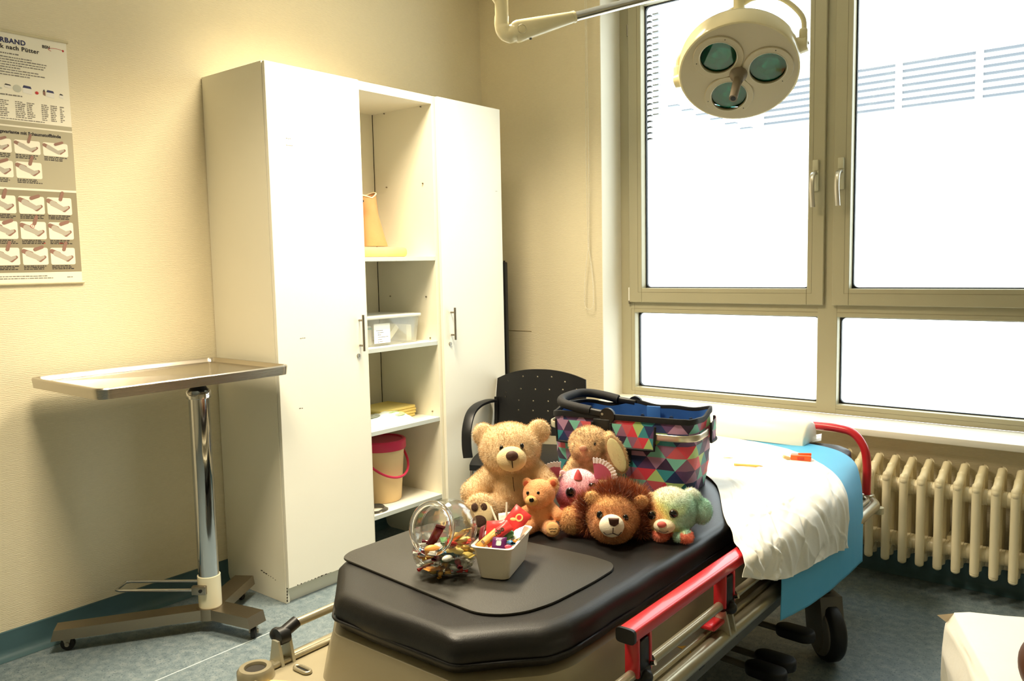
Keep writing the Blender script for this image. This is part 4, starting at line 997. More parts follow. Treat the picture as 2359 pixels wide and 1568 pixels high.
for (cx_, cy_) in BUL:
    Q = LM @ Matrix.Translation((cx_, cy_, 0))
    rg = G().lathe([(.066, -.001), (.067, -.005), (.088, -.005), (.091, -.001)], 36, Q).build('lens_ring', IVORYD, sl, 40)
    G().lathe([(.0655, -.0052), (.0675, -.0065), (.069, -.0052)], 36, Q).build('trim_ring', M('pale_trim', (214, 208, 184), .3), rg, 50)
    g = G()
    for k in range(3): a = 2*PI*k/3+.5; c = Q @ Vector((.079*math.cos(a), .079*math.sin(a), -.005)); g.cyl(c, c+ln*.0012, .002, n=6)
    g.build('screw', M('dark_bolt', (60, 58, 54), .3, 1), rg, 40)['kind'] = 'stuff'
    G().lathe([(0, .006), (.064, .006), (.064, .010), (0, .010)], 32, Q).build('lens', LENS, rg, 40)
    G().lathe([(.063, .010), (.056, .030), (.036, .048), (0, .054)], 32, Q).build('reflector', REFL, rg, 60)
HND = M('grey_brown_handle', (132, 118, 98), .45)
hd = (ln+vR*-.12).normalized()
g = G(); g.lathe([(.033, -.003), (.030, -.016), (.020, -.024), (.0145, -.05)], 24, LM); g.cyl(LC+ln*.02, LC+hd*.145, .0165, .0150, 20); hh = g.build('grip', HND, sl, 40)
G().cyl(LC+hd*.1445, LC+hd*.1462, .0095, n=16).build('grip_bore', BLACKP, hh, 40)
# yoke
bc_ = LC-ln*.06; pa = (e1*.83-e2*.56).normalized()
for e in (1, -1):
    g = G(); p = bc_+pa*e*.214; g.cyl(p, p+pa*e*.030, .030, .027, 20); g.cbox(p+pa*e*.018+Vector((0, 0, .018)), (.03, .045, .075), .010, (0, 0, math.atan2(pa.y, pa.x))); pv = g.build('yoke_pivot', IVORY, sl, 50)
    q = p+pa*e*.034; G().cyl(q-pa*e*.006, q+pa*e*.002, .006, n=12).build('pivot_screw', CHROME, pv, 50)
HUB = Vector((1.962, -.822, 2.312))
P = [bc_+pa*.232+Vector((0, 0, .03)), bc_+pa*.225+Vector((0, 0, .10)), bc_+pa*.150+Vector((0, 0, .185)), HUB+pa*.055+Vector((0, 0, .012)), HUB, HUB-pa*.06-Vector((0, 0, .015)), bc_-pa*.150+Vector((0, 0, .150)), bc_-pa*.225+Vector((0, 0, .085)), bc_-pa*.232+Vector((0, 0, .02))]
G().tube(bez(P, 6), .0095, 10).build('yoke', IVORY, sl, 60)
AE = Vector((1.962, -.822, 2.425)); JT = Vector((1.495, -1.540, 2.167))
g = G(); g.cyl(HUB-Vector((0, 0, .022)), HUB+Vector((0, 0, .03)), .021, n=20); g.cyl(HUB+Vector((0, 0, .03)), AE, .018, n=18); g.ell(AE, (.032, .032, .032)); g.build('arm_hub', IVORY, sl, 50)
G().cyl(HUB+Vector((0, 0, .028)), HUB+Vector((0, 0, .045)), .024, n=20).build('hub_ring', M('bronze_ring', (140, 104, 70), .35, .7), sl, 50)
ad = (AE-JT).normalized(); JE = JT+ad*.205
G().cyl(JE-ad*.01, AE, .0158, n=20).build('chrome_arm', CHROME, sl, 50)
sx_ = ad.cross(Vector((0, 0, 1))).normalized(); sz_ = sx_.cross(ad)
# tapered spring-arm housing: rounded at the joint
prof = [(0, .0)]; g = G(); vs = []; nn = 20; NS = 26
for i in range(NS+1):
    t = i/NS
    if t < .3: s = -.036*math.cos(t/.3*PI/2); w = .036*math.sin(t/.3*PI/2)+.0008
    else: s = (t-.3)/.7*.205; w = .036-.0175*(t-.3)/.7
    d_ = min(.028, w*1.0)
    for k in range(nn):
        a = 2*PI*k/nn; vs.append(JT+ad*s+sz_*w*math.sin(a)+sx_*d_*math.copysign(abs(math.cos(a))**.6, math.cos(a)))
fs = [(i*nn+k, i*nn+(k+1) % nn, (i+1)*nn+(k+1) % nn, (i+1)*nn+k) for i in range(NS) for k in range(nn)]+[tuple(range(nn-1, -1, -1)), tuple(NS*nn+k for k in range(nn))]
hs = g.add(vs, fs).build('arm_housing', IVORY, sl, 50)
G().cyl(JE-ad*.004, JE+ad*.006, .0205, n=20).build('housing_collar', IVORY, sl, 50)
G().lathe([(.0135, .0), (.0145, .0012), (.0155, .0)], 24, Matrix(((ad.x, sz_.x, sx_.x, (JT+sx_*.0285).x), (ad.y, sz_.y, sx_.y, (JT+sx_*.0285).y), (ad.z, sz_.z, sx_.z, (JT+sx_*.0285).z), (0, 0, 0, 1)))).build('cap_ring', IVORYD, hs, 50)
G().cbox(JT+ad*.028-sz_*.0345+sx_*.01, (.006, .006, .006)).build('set_screw', BLACKP, hs, 0)
PO = JT-ad*.042-vR*.004; PO = Vector((PO.x-.012, PO.y-.01, JT.z))
g = G(); g.tube(bez([JT+ad*.0, PO+Vector((.012, .012, -.012)), PO+Vector((0, 0, .012)), PO+Vector((0, 0, .045))], 6), [.030]*6+[.026]*6+[.024]*7, 18); g.build('elbow', IVORY, sl, 60)
g = G(); g.cyl(PO+Vector((0, 0, .045)), PO+Vector((0, 0, ZC-PO.z)), .0225, n=20); g.build('ceiling_post', IVORY, sl, 50)
g = G(); q0 = PO+Vector((0, 0, .085)); g.cyl(q0, q0-vR*.16+Vector((0, 0, .22)), .0175, n=16); g.build('cable_conduit', IVORY, sl, 50)
G().lathe([(.0, ZC-.002), (.085, ZC-.002), (.085, ZC-.03), (.05, ZC-.06), (.022, ZC-.065)], 28, Matrix.Translation((PO.x, PO.y, 0))).build('ceiling_rose', IVORY, sl, 50)

# ------------------------------------------------------------------ bead chain of the blind
BEAD = M('white_bead_chain', (232, 226, 206), .4)
cx0 = .766; P = []
def chain(z):  # two strands that cross and end in a loop
    if z > 1.45: return .004+.006*max(0, (z-2.2))+.0035*math.sin(z*4)
    return .004+.024*math.sin(min(1, (1.45-z)/.30)*PI*.62)
zs_ = [2.98-.0055*i for i in range(int((2.98-1.145)/.0055))]
L_ = [Vector((cx0-chain(z), -.03, z)) for z in zs_]; Rr = [Vector((cx0+chain(z), -.028, z)) for z in zs_]
bot = [Vector((cx0+chain(zs_[-1])*math.cos(a), -.029, zs_[-1]+.022*math.sin(a))) for a in [PI+PI*k/8 for k in range(1, 8)]]
allp = L_+bot+Rr[::-1]
g = G()
for q in allp: g.ell(q, (.0026, .0026, .0026), None, 6, 4)
g.tube(allp, .0006, 4); ch_ = g.build('bead_chain', BEAD, None, 60); tag(ch_, 'thin white bead chain loop hanging on the wall beside the window', 'blind chain', kind='stuff')

# ------------------------------------------------------------------ paper covered couch corner next to the camera
bn = thing('examination_couch', 'end of an examination couch covered with white paper near the radiator', 'couch', (3.30, -2.10, 0))
u1 = (Vector((2.981, -2.004, 0))-Vector((2.854, -1.687, 0))).normalized(); u2 = Vector((-u1.y, u1.x, 0))
if u2.x < 0: u2 = -u2
C0 = Vector((2.858, -1.690, 0)); CZ = .55
def couchf(a, b):       # a along the couch (away from the window), b round the section: left side up and over
    prof = [(.035, -.26), (.012, -.20), (-.004, -.10), (.000, -.03), (.018, -.004), (.05, 0), (.30, .002), (.62, 0)]
    n = len(prof)-1; x = b*n; i = min(int(x), n-1); k = x-i; s = prof[i][0]*(1-k)+prof[i+1][0]*k; z = prof[i][1]*(1-k)+prof[i+1][1]*k
    p = C0+u1*(a*1.6)+u2*s+Vector((0, 0, CZ+z))
    w = mnoise.noise(p*7)*.010+mnoise.noise(p*17)*.005
    return p+(u2*-w if z < -.02 else Vector((0, 0, abs(w)*.4)))
g = G(); g.grid(couchf, 60, 50)
def couche(a, b):
    p = couchf(0, b); q = Vector((p.x, p.y, p.z)); k = a
    return Vector((q.x, q.y, q.z*(1-k)+(CZ-.26)*k))+u1*(-.006*math.sin(k*PI))
g.grid(couche, 10, 50)
g.build('paper_cover', M('couch_paper', (246, 243, 232), .55, bump=(60, .15)), bn, 180)
G().add([C0+u2*.03+Vector((0, 0, CZ-.001)), C0+u2*.012+Vector((0, 0, CZ-.035)), C0-u2*.020+u1*.004+Vector((0, 0, CZ-.010))], [(0, 1, 2), (2, 1, 0)]).build('paper_corner', M('couch_paper_edge', (206, 188, 160), .6), bn, 0)
g = G(); q = [C0+u1*a+u2*b_ for a, b_ in ((.012, .03), (.012, .60), (1.58, .60), (1.58, .03))]
g.add([Vector((p.x, p.y, CZ-.25)) for p in q]+[Vector((p.x, p.y, CZ-.012)) for p in q], [(3, 2, 1, 0), (4, 5, 6, 7), (0, 1, 5, 4), (1, 2, 6, 5), (2, 3, 7, 6), (3, 0, 4, 7)]); g.build('padding', M('couch_vinyl', (120, 84, 58), .5), bn, 30)
for a, b_ in ((.08, .09), (.08, .54), (1.5, .09), (1.5, .54)):
    p = C0+u1*a+u2*b_; G().cyl((p.x, p.y, 0), (p.x, p.y, CZ-.24), .02, n=14).build('leg', CHROME, bn, 50)
bw = Vector((3.095, -2.01, 0))
g = G(); g.ell(Vector((bw.x, bw.y, CZ+.062)), (.052, .075, .062), (0, .0, .35), 28, 16); o = g.build('brown_cushion', M('brown_leather', (92, 58, 40), .5, bump=(90, .1)), None, 60); tag(o, 'dark brown rounded cushion on the paper covered couch', 'cushion')

# ------------------------------------------------------------------ outside the window
FACADE = M('white_render_facade', (240, 240, 238), .8); SLAT = M('grey_louvre_slat', (92, 96, 102), .5)
YO = 9.0
fb = thing('opposite_building', 'pale building across the yard with a band of grey louvres', 'building', (2, YO, -3))
G().box((-14, YO+.3, -4), (16, YO+3, 2.0)).build('facade', FACADE, fb, 0)
lz0 = 3.49
for i in range(7): G().box((-1.95, YO, lz0+.0985*i), (12, YO+.06, lz0+.0985*i+.034)).build('louvre_slat', SLAT, fb, 0)
for k in range(-2, 9): x = .115+1.009*k; G().box((x-.045, YO-.03, lz0-.06), (x+.045, YO-.005, lz0+.66)).build('louvre_post', FACADE, fb, 0)
for i in range(6): G().box((-3.55+.258*i, YO, 4.0-.105*i), (-3.37+.258*i, YO+.1, 4.02-.105*i)).build('louvre_bracket', SLAT, fb, 0)
eb = thing('exterior_blind', 'dark slat ends of the raised outdoor blind behind the left pane', 'blind', (.92, .42, 2.4))
BSL = M('black_slat_end', (22, 24, 28), .5); BSG = M('grey_slat', (150, 152, 158), .5)
G().box((.858, .318, 2.04), (.870, .44, 2.90)).build('guide_rail', BSL, eb, 0)
for i in range(22):
    z = 2.757-.0322*i
    G().box((.872, .41, z-.006), (.884, .43, z+.006)).build('slat_end', BSL, eb, 0); G().box((.889, .41, z-.004), (.908, .43, z+.004)).build('slat_end', BSL, eb, 0)
    if i < 18: G().box((.925, .40, z-.003), (.962, .43, z+.004)).build('slat', BSG, eb, 0)

# ------------------------------------------------------------------ patterned basket on the mattress
ZB = ZT+.001
bs = thing('fabric_basket', 'colourful triangle patterned fabric basket with folded black carry handle', 'basket', (1.822, -1.374, ZB), .165)
BL, BWd, BH = .500, .250, .243
PAL = [(222, 66, 82), (176, 206, 128), (58, 142, 150), (40, 54, 98), (96, 66, 108), (176, 134, 164), (62, 46, 72), (122, 190, 172), (150, 104, 132), (206, 92, 100)]
HALF = None
def per_pt(L, Wd, R_, t):
    """point and outward normal at arclength fraction t of a rounded rectangle, t=0 at front-left going right"""
    a, b = L-2*R_, Wd-2*R_; q = PI/2*R_; per = 2*(a+b)+4*q; s = (t % 1)*per
    segs = [('l', (-a/2, -Wd/2), (1, 0), a), ('c', (a/2, -b/2), -PI/2, q), ('l', (L/2, -b/2), (0, 1), b), ('c', (a/2, b/2), 0, q), ('l', (a/2, Wd/2), (-1, 0), a), ('c', (-a/2, b/2), PI/2, q), ('l', (-L/2, b/2), (0, -1), b), ('c', (-a/2, -b/2), PI, q)]
    for sg in segs:
        if s <= sg[3] or sg is segs[-1]:
            if sg[0] == 'l': d = sg[2]; return Vector((sg[1][0]+d[0]*s, sg[1][1]+d[1]*s, 0)), Vector((d[1], -d[0], 0))
            an = sg[2]+s/R_; return Vector((sg[1][0]+R_*math.cos(an), sg[1][1]+R_*math.sin(an), 0)), Vector((math.cos(an), math.sin(an), 0))
        s -= sg[3]
def wall_pt(t, z, off=0.0):
    k = z/BH; R_ = .05; p, n = per_pt(BL-.030*(1-k), BWd-.030*(1-k), R_, t)
    bul = .006*math.sin(k*PI)+mnoise.noise(Vector((t*14, k*3, 2)))*.004*math.sin(min(1, k*1.4)*PI)
    rimw = (.006*math.sin(t*31)+.004*math.sin(t*57+1))*max(0, k-.82)/.18 if t > .30 else 0
    return p+n*(bul+off)+Vector((0, 0, z+rimw))
def tri_surface(t0, t1, z0, z1, rows, cols, off, seedk=0, sub=2):
    """triangles: one colour each, subdivided to follow the wall"""
    vs, fs, cs = [], [], []
    dt = (t1-t0)/cols; dz = (z1-z0)/rows
    def emit(A, B, C_, col):
        o0 = len(vs); idx = {}
        for i in range(sub+1):
            for j in range(sub+1-i):
                k = sub-i-j; tt = (A[0]*i+B[0]*j+C_[0]*k)/sub; zz = (A[1]*i+B[1]*j+C_[1]*k)/sub
                idx[(i, j)] = len(vs); vs.append(wall_pt(tt, zz, off))
        for i in range(sub):
            for j in range(sub-i):
                fs.append((idx[(i, j)], idx[(i+1, j)], idx[(i, j+1)])); cs.append(col)
                if i+j < sub-1: fs.append((idx[(i+1, j)], idx[(i+1, j+1)], idx[(i, j+1)])); cs.append(col)
    for jr in range(rows):
        za, zb = z0+jr*dz, z0+(jr+1)*dz; sh = .5 if jr % 2 else 0
        for c in range(-1, cols+1):
            a = t0+(c+sh)*dt; b_ = a+dt; m = (a+b_)/2
            cl = lambda x: min(max(x, t0), t1)
            k1 = PAL[(c*2+jr*3+seedk) % len(PAL)]; k2 = PAL[(c*2+1+(jr*3)+seedk) % len(PAL)]
            if cl(a) < cl(b_): emit((cl(a), za), (cl(b_), za), (cl(m), zb), k1)
            if cl(m) < cl(m+dt): emit((cl(m), zb), (cl(m+dt), zb), (cl(b_), za), k2)
    return vs, fs, cs
PRINT = M('triangle_print_fabric', (255, 255, 255), .55, attr=True, bump=(500, .12))
def colored(name, vs, fs, cs, mat, parent, smooth=60, local=True):
    me = bpy.data.meshes.new(name); me.from_pydata([tuple(v) for v in vs], [], fs)
    ca_ = me.color_attributes.new('Col', 'FLOAT_COLOR', 'CORNER'); i = 0
    for pgi, pg in enumerate(me.polygons):
        c = lin(cs[pgi])+(1,)
        for li in pg.loop_indices: ca_.data[li].color = c
    return link(name, me, mat, parent, smooth, local)
bv, bf, bc = tri_surface(0, 1, 0, BH, 6, 21, 0, 0)
bv, bf, bc = list(bv), list(bf), list(bc)
body = colored('fabric_wall', bv, bf, bc, PRINT, bs)
BINDING = M('black_binding_tape', (16, 16, 18), .7)
g = G(); N = 120; g.tube([wall_pt(k/N, BH, .001) for k in range(N)], .0085, 8, closed=True, flat=(.009, .020), up=(0, 0, 1)); g.build('rim_binding', BINDING, bs, 60, local=True)
LIN = M('blue_nylon_lining', (44, 88, 150), .5, var=(12, .12), bump=(26, .3))
g = G(); g.grid(lambda a, b: wall_pt(a, BH-.002-(BH-.006)*b, -.009), 120, 10, closeu=True); g.prism([tuple(wall_pt(k/60, 0, -.008))[:2] for k in range(60)], .001, .006); g.build('lining', LIN, bs, 60, local=True)
g = G(); g.cbox((.045, .098, BH-.045), (.050, .006, .10), .002, (.08, 0, 0)); stp = g.build('lining_strap', M('blue_nylon_strap', (54, 104, 168), .5), bs, 40, local=True)
for x in (.0, .105, .175): G().cyl((x, .108, BH-.035), (x, .102, BH-.0355), .007, n=14).build('snap_button', NICKEL, bs, 50, local=True)
# aluminium band showing between the flaps
ALU = M('brushed_aluminium_band', (212, 202, 178), .3, .8)
g = G(); zb = .190
def tx(x): # front arclength fraction for local x
    a = BL-.1; per = 2*(BL-.1+BWd-.1)+4*PI/2*.05; return (x+a/2)/per
g.tube([wall_pt(t, zb, .010) for t in [tx(.115)+(.40-tx(.115))*k/40 for k in range(41)]], .01, 12, flat=(.006, .022), up=(0, 0, 1)); g.build('aluminium_band', ALU, bs, 60, local=True)
g = G(); g.tube([wall_pt(t, zb+.012, .012) for t in [.86+.19*k/30 for k in range(31)]], .01, 12, flat=(.006, .022), up=(0, 0, 1)); g.build('aluminium_band', ALU, bs, 60, local=True)
def flap(t0, t1, z0, z1, cols, sk):
    vs, fs, cs = tri_surface(t0, t1, z0, z1, 2, cols, .018, sk, 3); fl = colored('pocket_flap', vs, fs, cs, PRINT, bs)
    pts = [wall_pt(t0, z1, .018)]+[wall_pt(t0, z1-(z1-z0)*k/6, .0185) for k in range(1, 6)]+[wall_pt(t0+(t1-t0)*k/14, z0-.001*math.sin(k/14*PI), .019) for k in range(15)]+[wall_pt(t1, z0+(z1-z0)*k/6, .0185) for k in range(1, 7)]
    G().tube(pts, .0042, 8).build('piping', BINDING, fl, 60, local=True)
flap(tx(-.018), tx(.135), .147, .225, 4, 5); flap(tx(-.215), tx(-.085), .150, .225, 3, 3); flap(.405, .47, .155, .222, 2, 4)
# hinge brackets and folded handle
for sgn in (-1, 1):
    yy = sgn*(BWd/2+.004)
    g = G(); g.cbox((-.055, yy, BH-.045), (.062, .014, .075), .004); g.cyl((-.035, yy-.006, BH+.004), (-.035, yy+.006, BH+.004), .026, n=24); hb = g.build('hinge_bracket', BLACKP, bs, 50, local=True)
    g = G(); g.cbox((-.070, yy+sgn*-.004, BH+.010), (.085, .018, .024), .006, (0, .10, 0)); g.build('handle_socket', BLACKP, hb, 50, local=True)
    G().cyl((-.052, yy-sgn*-.006, BH+.009), (-.052, yy+sgn*.0145-sgn*.008, BH+.009), .0045, n=12).build('rivet', CHROME, hb, 50, local=True)
g = G(); hz = BH+.016
P = bez([(-.098, -BWd/2+.002, hz), (-.150, -BWd/2+.003, hz+.007), (-.205, -BWd/2+.018, hz+.014), (-.232, -BWd/2+.058, hz+.020), (-.236, 0, hz+.022), (-.230, BWd/2-.058, hz+.022), (-.200, BWd/2-.018, hz+.018), (-.150, BWd/2-.003, hz+.010), (-.098, BWd/2-.002, hz)], 8)
g.tube(P, .0155, 14); g.build('foam_grip', M('black_foam_grip', (20, 20, 22), .75, bump=(300, .15)), bs, 60, local=True)
g = G(); p, n_ = wall_pt(tx(.032), .118, .004), 0; g.cbox(p, (.034, .004, .040), .001); pt = g.build('zip_patch', BINDING, bs, 40, local=True)
G().cbox(p+Vector((.008, -.005, -.026)), (.006, .004, .022), .001).build('zip_pull', BLACKP, pt, 40, local=True)

# ------------------------------------------------------------------ plush toys
def union_mesh(name, shapes, voxel, smooth=6):
    g = G()
    for sh_ in shapes: g.ell(sh_[0], sh_[1], sh_[2] if len(sh_) > 2 else None, 24, 14)
    tmp = bpy.data.objects.new('tmp', g.mesh('tmp')); COL.objects.link(tmp)
    m = tmp.modifiers.new('r', 'REMESH'); m.mode = 'VOXEL'; m.voxel_size = voxel
    s = tmp.modifiers.new('s', 'SMOOTH'); s.factor = .5; s.iterations = smooth
    dg = bpy.context.evaluated_depsgraph_get(); me = bpy.data.meshes.new_from_object(tmp.evaluated_get(dg)); me.name = name
    old = tmp.data; bpy.data.objects.remove(tmp); bpy.data.meshes.remove(old); return me
def nz(p, s, o=0): return mnoise.noise(Vector((p[0]*s+o, p[1]*s, p[2]*s)))
def paint(me, fn):
    a = me.color_attributes.new('Col', 'FLOAT_COLOR', 'POINT')
    for i, v in enumerate(me.vertices): a.data[i].color = tuple(fn(v.co))+(1,)
def fur(name, me, n, length, fn, parent, width=.0009, comb=(0, 0, -.35), jit=.45, zmin=.002, mat=None, skip=None, rng=RNG):
    """short pile: one thin triangle per hair, sampled over the surface"""
    me.calc_loop_triangles(); T_ = np.array([t.vertices[:] for t in me.loop_triangles]); V = np.array([v.co[:] for v in me.vertices])
    A, B, C_ = V[T_[:, 0]], V[T_[:, 1]], V[T_[:, 2]]; cr_n = np.cross(B-A, C_-A); ar = np.linalg.norm(cr_n, axis=1)
    nr = cr_n/np.maximum(ar[:, None], 1e-12); idx = rng.choice(len(T_), n, p=ar/ar.sum()); q = rng.random((n, 2)); sw = q.sum(1) > 1; q[sw] = 1-q[sw]
    P = A[idx]+(B-A)[idx]*q[:, :1]+(C_-A)[idx]*q[:, 1:]; Nn = nr[idx]
    keep = P[:, 2] > zmin
    if skip is not None: keep &= ~np.array([skip(p) for p in P])
    P, Nn = P[keep], Nn[keep]; m = len(P)
    d = Nn+np.array(comb)+rng.normal(0, jit, (m, 3)); d /= np.linalg.norm(d, axis=1)[:, None]
    ln_ = length*rng.uniform(.6, 1.25, (m, 1)); tip = P+d*ln_; tip[:, 2] = np.maximum(tip[:, 2], .001)
    sd_ = np.cross(d, rng.normal(0, 1, (m, 3))); sd_ /= np.maximum(np.linalg.norm(sd_, axis=1)[:, None], 1e-9)
    P = P-Nn*.0006
    vs = np.empty((m*3, 3)); vs[0::3] = P-sd_*width/2; vs[1::3] = P+sd_*width/2; vs[2::3] = tip
    f_ = np.arange(m*3).reshape(m, 3)
    h = bpy.data.meshes.new(name); h.from_pydata(vs.tolist(), [], f_.tolist())
    a = h.color_attributes.new('Col', 'FLOAT_COLOR', 'POINT')
    cols = np.array([tuple(fn(p)) for p in P]); cols = np.clip(cols*rng.uniform(.82, 1.12, (m, 1)), 0, 1)
    out = np.ones((m*3, 4)); out[:, :3] = np.repeat(cols, 3, 0); a.data.foreach_set('color', out.ravel())
    o = link(name, h, mat or FURM, parent, 0, True); o['kind'] = 'stuff'; return o
FURM = M('plush_pile', (255, 255, 255), .85, attr=True, sheen=.25, spec=.15)
PLUSH = M('plush_backing', (255, 255, 255), .95, attr=True, sheen=.3, spec=.1, bump=(260, .5))
def const(rgb, amp=.08, sc=30):
    c = lin(rgb)
    def fn(p):
        k = 1+amp*nz(p, sc)*2; return (c[0]*k, c[1]*k, c[2]*k)
    return fn
def mixc(a, b, t): t = min(max(t, 0), 1); return tuple(a[i]*(1-t)+b[i]*t for i in range(3))
EYE = M('black_glass_eye', (8, 7, 8), .06, coat=.5); EYER = M('dark_eye_ring', (40, 26, 22), .4)
def toy(name, lab, loc, rz, shapes, vox, fn, nf, lf, **kw):
    t = thing(name, lab, 'plush toy', loc, rz)
    me = union_mesh('plush_body', shapes, vox); paint(me, fn); link('body', me, PLUSH, t, 180, True)
    fur('fur', me, nf, lf, fn, t, **kw); return t, me
def capsule(a, b, r0_, r1_, n=5):
    a, b = Vector(a), Vector(b); return [((a.lerp(b, i/(n-1))), tuple([r0_*(1-i/(n-1))+r1_*i/(n-1)]*3)) for i in range(n)]
def disc(p, nrm, rad, thick=.003, sx=1.0, mat=None, name='pad', par=None, ang=0):
    x, y, d = perp(nrm); up = Vector((0, 0, 1)); y = (up-d*up.dot(d)).normalized(); x = y.cross(d)
    ca, sa = math.cos(ang), math.sin(ang); x, y = x*ca+y*sa, y*ca-x*sa
    Mx = Matrix(((x.x*sx, y.x, d.x, p[0]), (x.y*sx, y.y, d.y, p[1]), (x.z*sx, y.z, d.z, p[2]), (0, 0, 0, 1)))
    g = G(); g.lathe([(rad, -thick), (rad, 0), (rad*.9, thick*.5), (rad*.5, thick*.9), (0, thick)], 24, Mx)
    return g.build(name, mat, par, 60, True)
FELTB = M('brown_felt', (74, 48, 38), .9, bump=(300, .3)); FELTC = M('cream_felt', (238, 214, 166), .85, bump=(300, .2)); NOSEB = M('brown_nose_velour', (84, 56, 44), .6, bump=(250, .2)); THREAD = M('dark_thread', (46, 28, 22), .7)

# --- large beige teddy
fn = const((228, 198, 154), .10)
shp = [((-.012, 0, .096), (.082, .070, .095)), ((-.022, -.002, .218), (.090, .075, .074)), ((-.022, -.02, .205), (.080, .066, .060)), ((-.100, .010, .256), (.032, .019, .035)), ((.063, .010, .264), (.034, .019, .036))]
shp += capsule((-.066, -.01, .150), (-.128, -.040, .098), .034, .036)+capsule((.05, -.01, .150), (.085, -.035, .115), .034, .033)
shp += capsule((-.055, -.03, .048), (-.098, -.100, .052), .046, .050)+[((-.100, -.125, .062), (.050, .030, .058))]+capsule((.04, -.02, .045), (.058, -.035, .042), .042, .040)
t, me = toy('teddy_bear', 'large beige teddy bear sitting behind the candy jar', (1.775, -1.945, ZB), .63, shp, .0048, fn, 42000, .0075, zmin=.003)
G().ell((-.014, -.079, .204), (.043, .028, .036), None, 24, 14).build('muzzle', M('cream_short_pile', (240, 214, 164), .9, bump=(300, .4)), t, 180, True)
G().ell((-.011, -.105, .219), (.0175, .010, .0145), None, 18, 10).build('nose', NOSEB, t, 180, True)
G().tube([(-.011, -.1085, .206), (-.0105, -.108, .197), (-.010, -.1045, .185)], .0014, 6).build('mouth_seam', THREAD, t, 60, True)
for p in ((-.042, -.0745, .2335), (.016, -.0745, .2395)): G().ell(p, (.0062, .006, .0085), None, 14, 8).build('eye', EYE, t, 180, True)
sd_ = Vector((-.10, -1, .28)).normalized(); sc_ = Vector((-.101, -.151, .066))
disc(sc_, sd_, .041, .007, .92, FELTC, 'foot_sole', t)
for (dx, dz, rr_, sx) in ((-.013, .020, .0115, .85), (.012, .020, .0115, .85), (0, -.017, .0170, 1.15)):
    disc(sc_+sd_*.0062+Vector((dx, 0, dz*.96))+Vector((0, dz*.27, 0)), sd_, rr_, .0022, sx, FELTB, 'paw_pad', t)
G().tube([(-.012, -.071, .150), (-.010, -.075, .13), (-.008, -.078, .11)], .0009, 5).build('chest_seam', THREAD, t, 60, True)

# --- small orange bear
fn = const((240, 174, 120), .06)
shp = [((-.003, 0, .110), (.046, .040, .040)), ((-.006, -.01, .104), (.040, .036, .033)), ((-.037, .004, .139), (.014, .009, .0145)), ((.036, .004, .141), (.0155, .009, .0155)), ((.0, 0, .046), (.034, .029, .044))]
shp += capsule((-.026, -.006, .070), (-.050, -.018, .056), .0135, .0155)+capsule((.030, -.006, .074), (.052, -.022, .054), .0145, .0165)
shp += capsule((-.02, -.01, .020), (-.044, -.046, .020), .019, .020)+capsule((.016, -.01, .020), (.036, -.050, .024), .020, .0215)
t, me = toy('small_bear', 'small orange bear leaning against the lion paw beside the tub', (1.885, -1.985, ZB), .55, shp, .0030, fn, 16000, .0030, width=.0006, zmin=.001)
G().ell((-.020, -.040, .100), (.0185, .015, .0150), None, 18, 10).build('muzzle', M('pale_orange_pile', (240, 190, 120), .9, bump=(300, .3)), t, 180, True)
G().ell((-.0185, -.0555, .106), (.0072, .004, .0064), None, 14, 8).build('nose', EYE, t, 180, True)
for p in ((-.031, -.0345, .1195), (-.0015, -.0385, .121)): G().ell(p, (.0046, .004, .0055), None, 12, 8).build('eye', EYE, t, 180, True)
for p in ((-.0385, -.0055, .138), (.0375, -.0055, .140)): G().ell(p, (.008, .0025, .009), None, 14, 8).build('inner_ear', M('rosy_ear_felt', (206, 100, 66), .9), t, 180, True)
sd_ = Vector((.12, -1, .30)).normalized(); sp_ = Vector((.039, -.0685, .031)); so_ = disc(sp_, sd_, .0175, .003, 1, M('peach_sole', (240, 190, 126), .85), 'foot_sole', t)
g = G(); y_ = (Vector((0, 0, 1))-sd_*sd_.z).normalized(); x_ = y_.cross(sd_)
for row, (x0, x1, dz) in enumerate(((-.010, .011, .000), (-.007, .008, -.0065))):
    P = [sp_+sd_*.0032+x_*(x0+(x1-x0)*k/14)+y_*(dz+.0018*((-1)**k)*(.6+.4*math.sin(k*2.3))) for k in range(15)]
    g.tube(P, .0007, 5)
g.build('stitched_lettering', THREAD, so_, 60, True)

# --- bunny
fn = const((204, 172, 128), .24, 60)
shp = [((.0, 0, .170), (.066, .058, .058)), ((-.012, -.022, .160), (.050, .044, .042)), ((.005, .005, .084), (.060, .050, .082))]+capsule((-.038, -.01, .115), (-.072, -.035, .075), .026, .024)+capsule((.045, -.01, .115), (.062, -.03, .07), .024, .024)+capsule((-.03, -.03, .03), (-.05, -.07, .028), .03, .03)+capsule((.03, -.03, .03), (.05, -.07, .028), .03, .03)
shp += [((.062, -.012, .190), (.020, .018, .024)), ((.084, -.034, .143), (.033, .011, .070), (0, -.376, 0))]
t, me = toy('plush_bunny', 'tan curly bunny with a long lined ear leaning on the basket', (1.80, -1.605, ZB), .63, shp, .0042, fn, 30000, .0065, jit=.9, width=.0012)
G().ell((.0845, -.0425, .1415), (.0235, .0045, .058), (0, -.376, 0), 22, 14).build('ear_lining', M('pale_satin_lining', (232, 224, 168), .5, bump=(20, .3)), t, 180, True)
for p in ((.015, -.054, .180), (.046, -.036, .163)): G().ell(p, (.0042, .004, .0058), None, 12, 8).build('eye', EYE, t, 180, True)
G().ell((-.022, -.0655, .170), (.013, .007, .010), None, 14, 8).build('nose', M('dusty_pink_pile', (196, 146, 116), .9, bump=(300, .4)), t, 180, True)

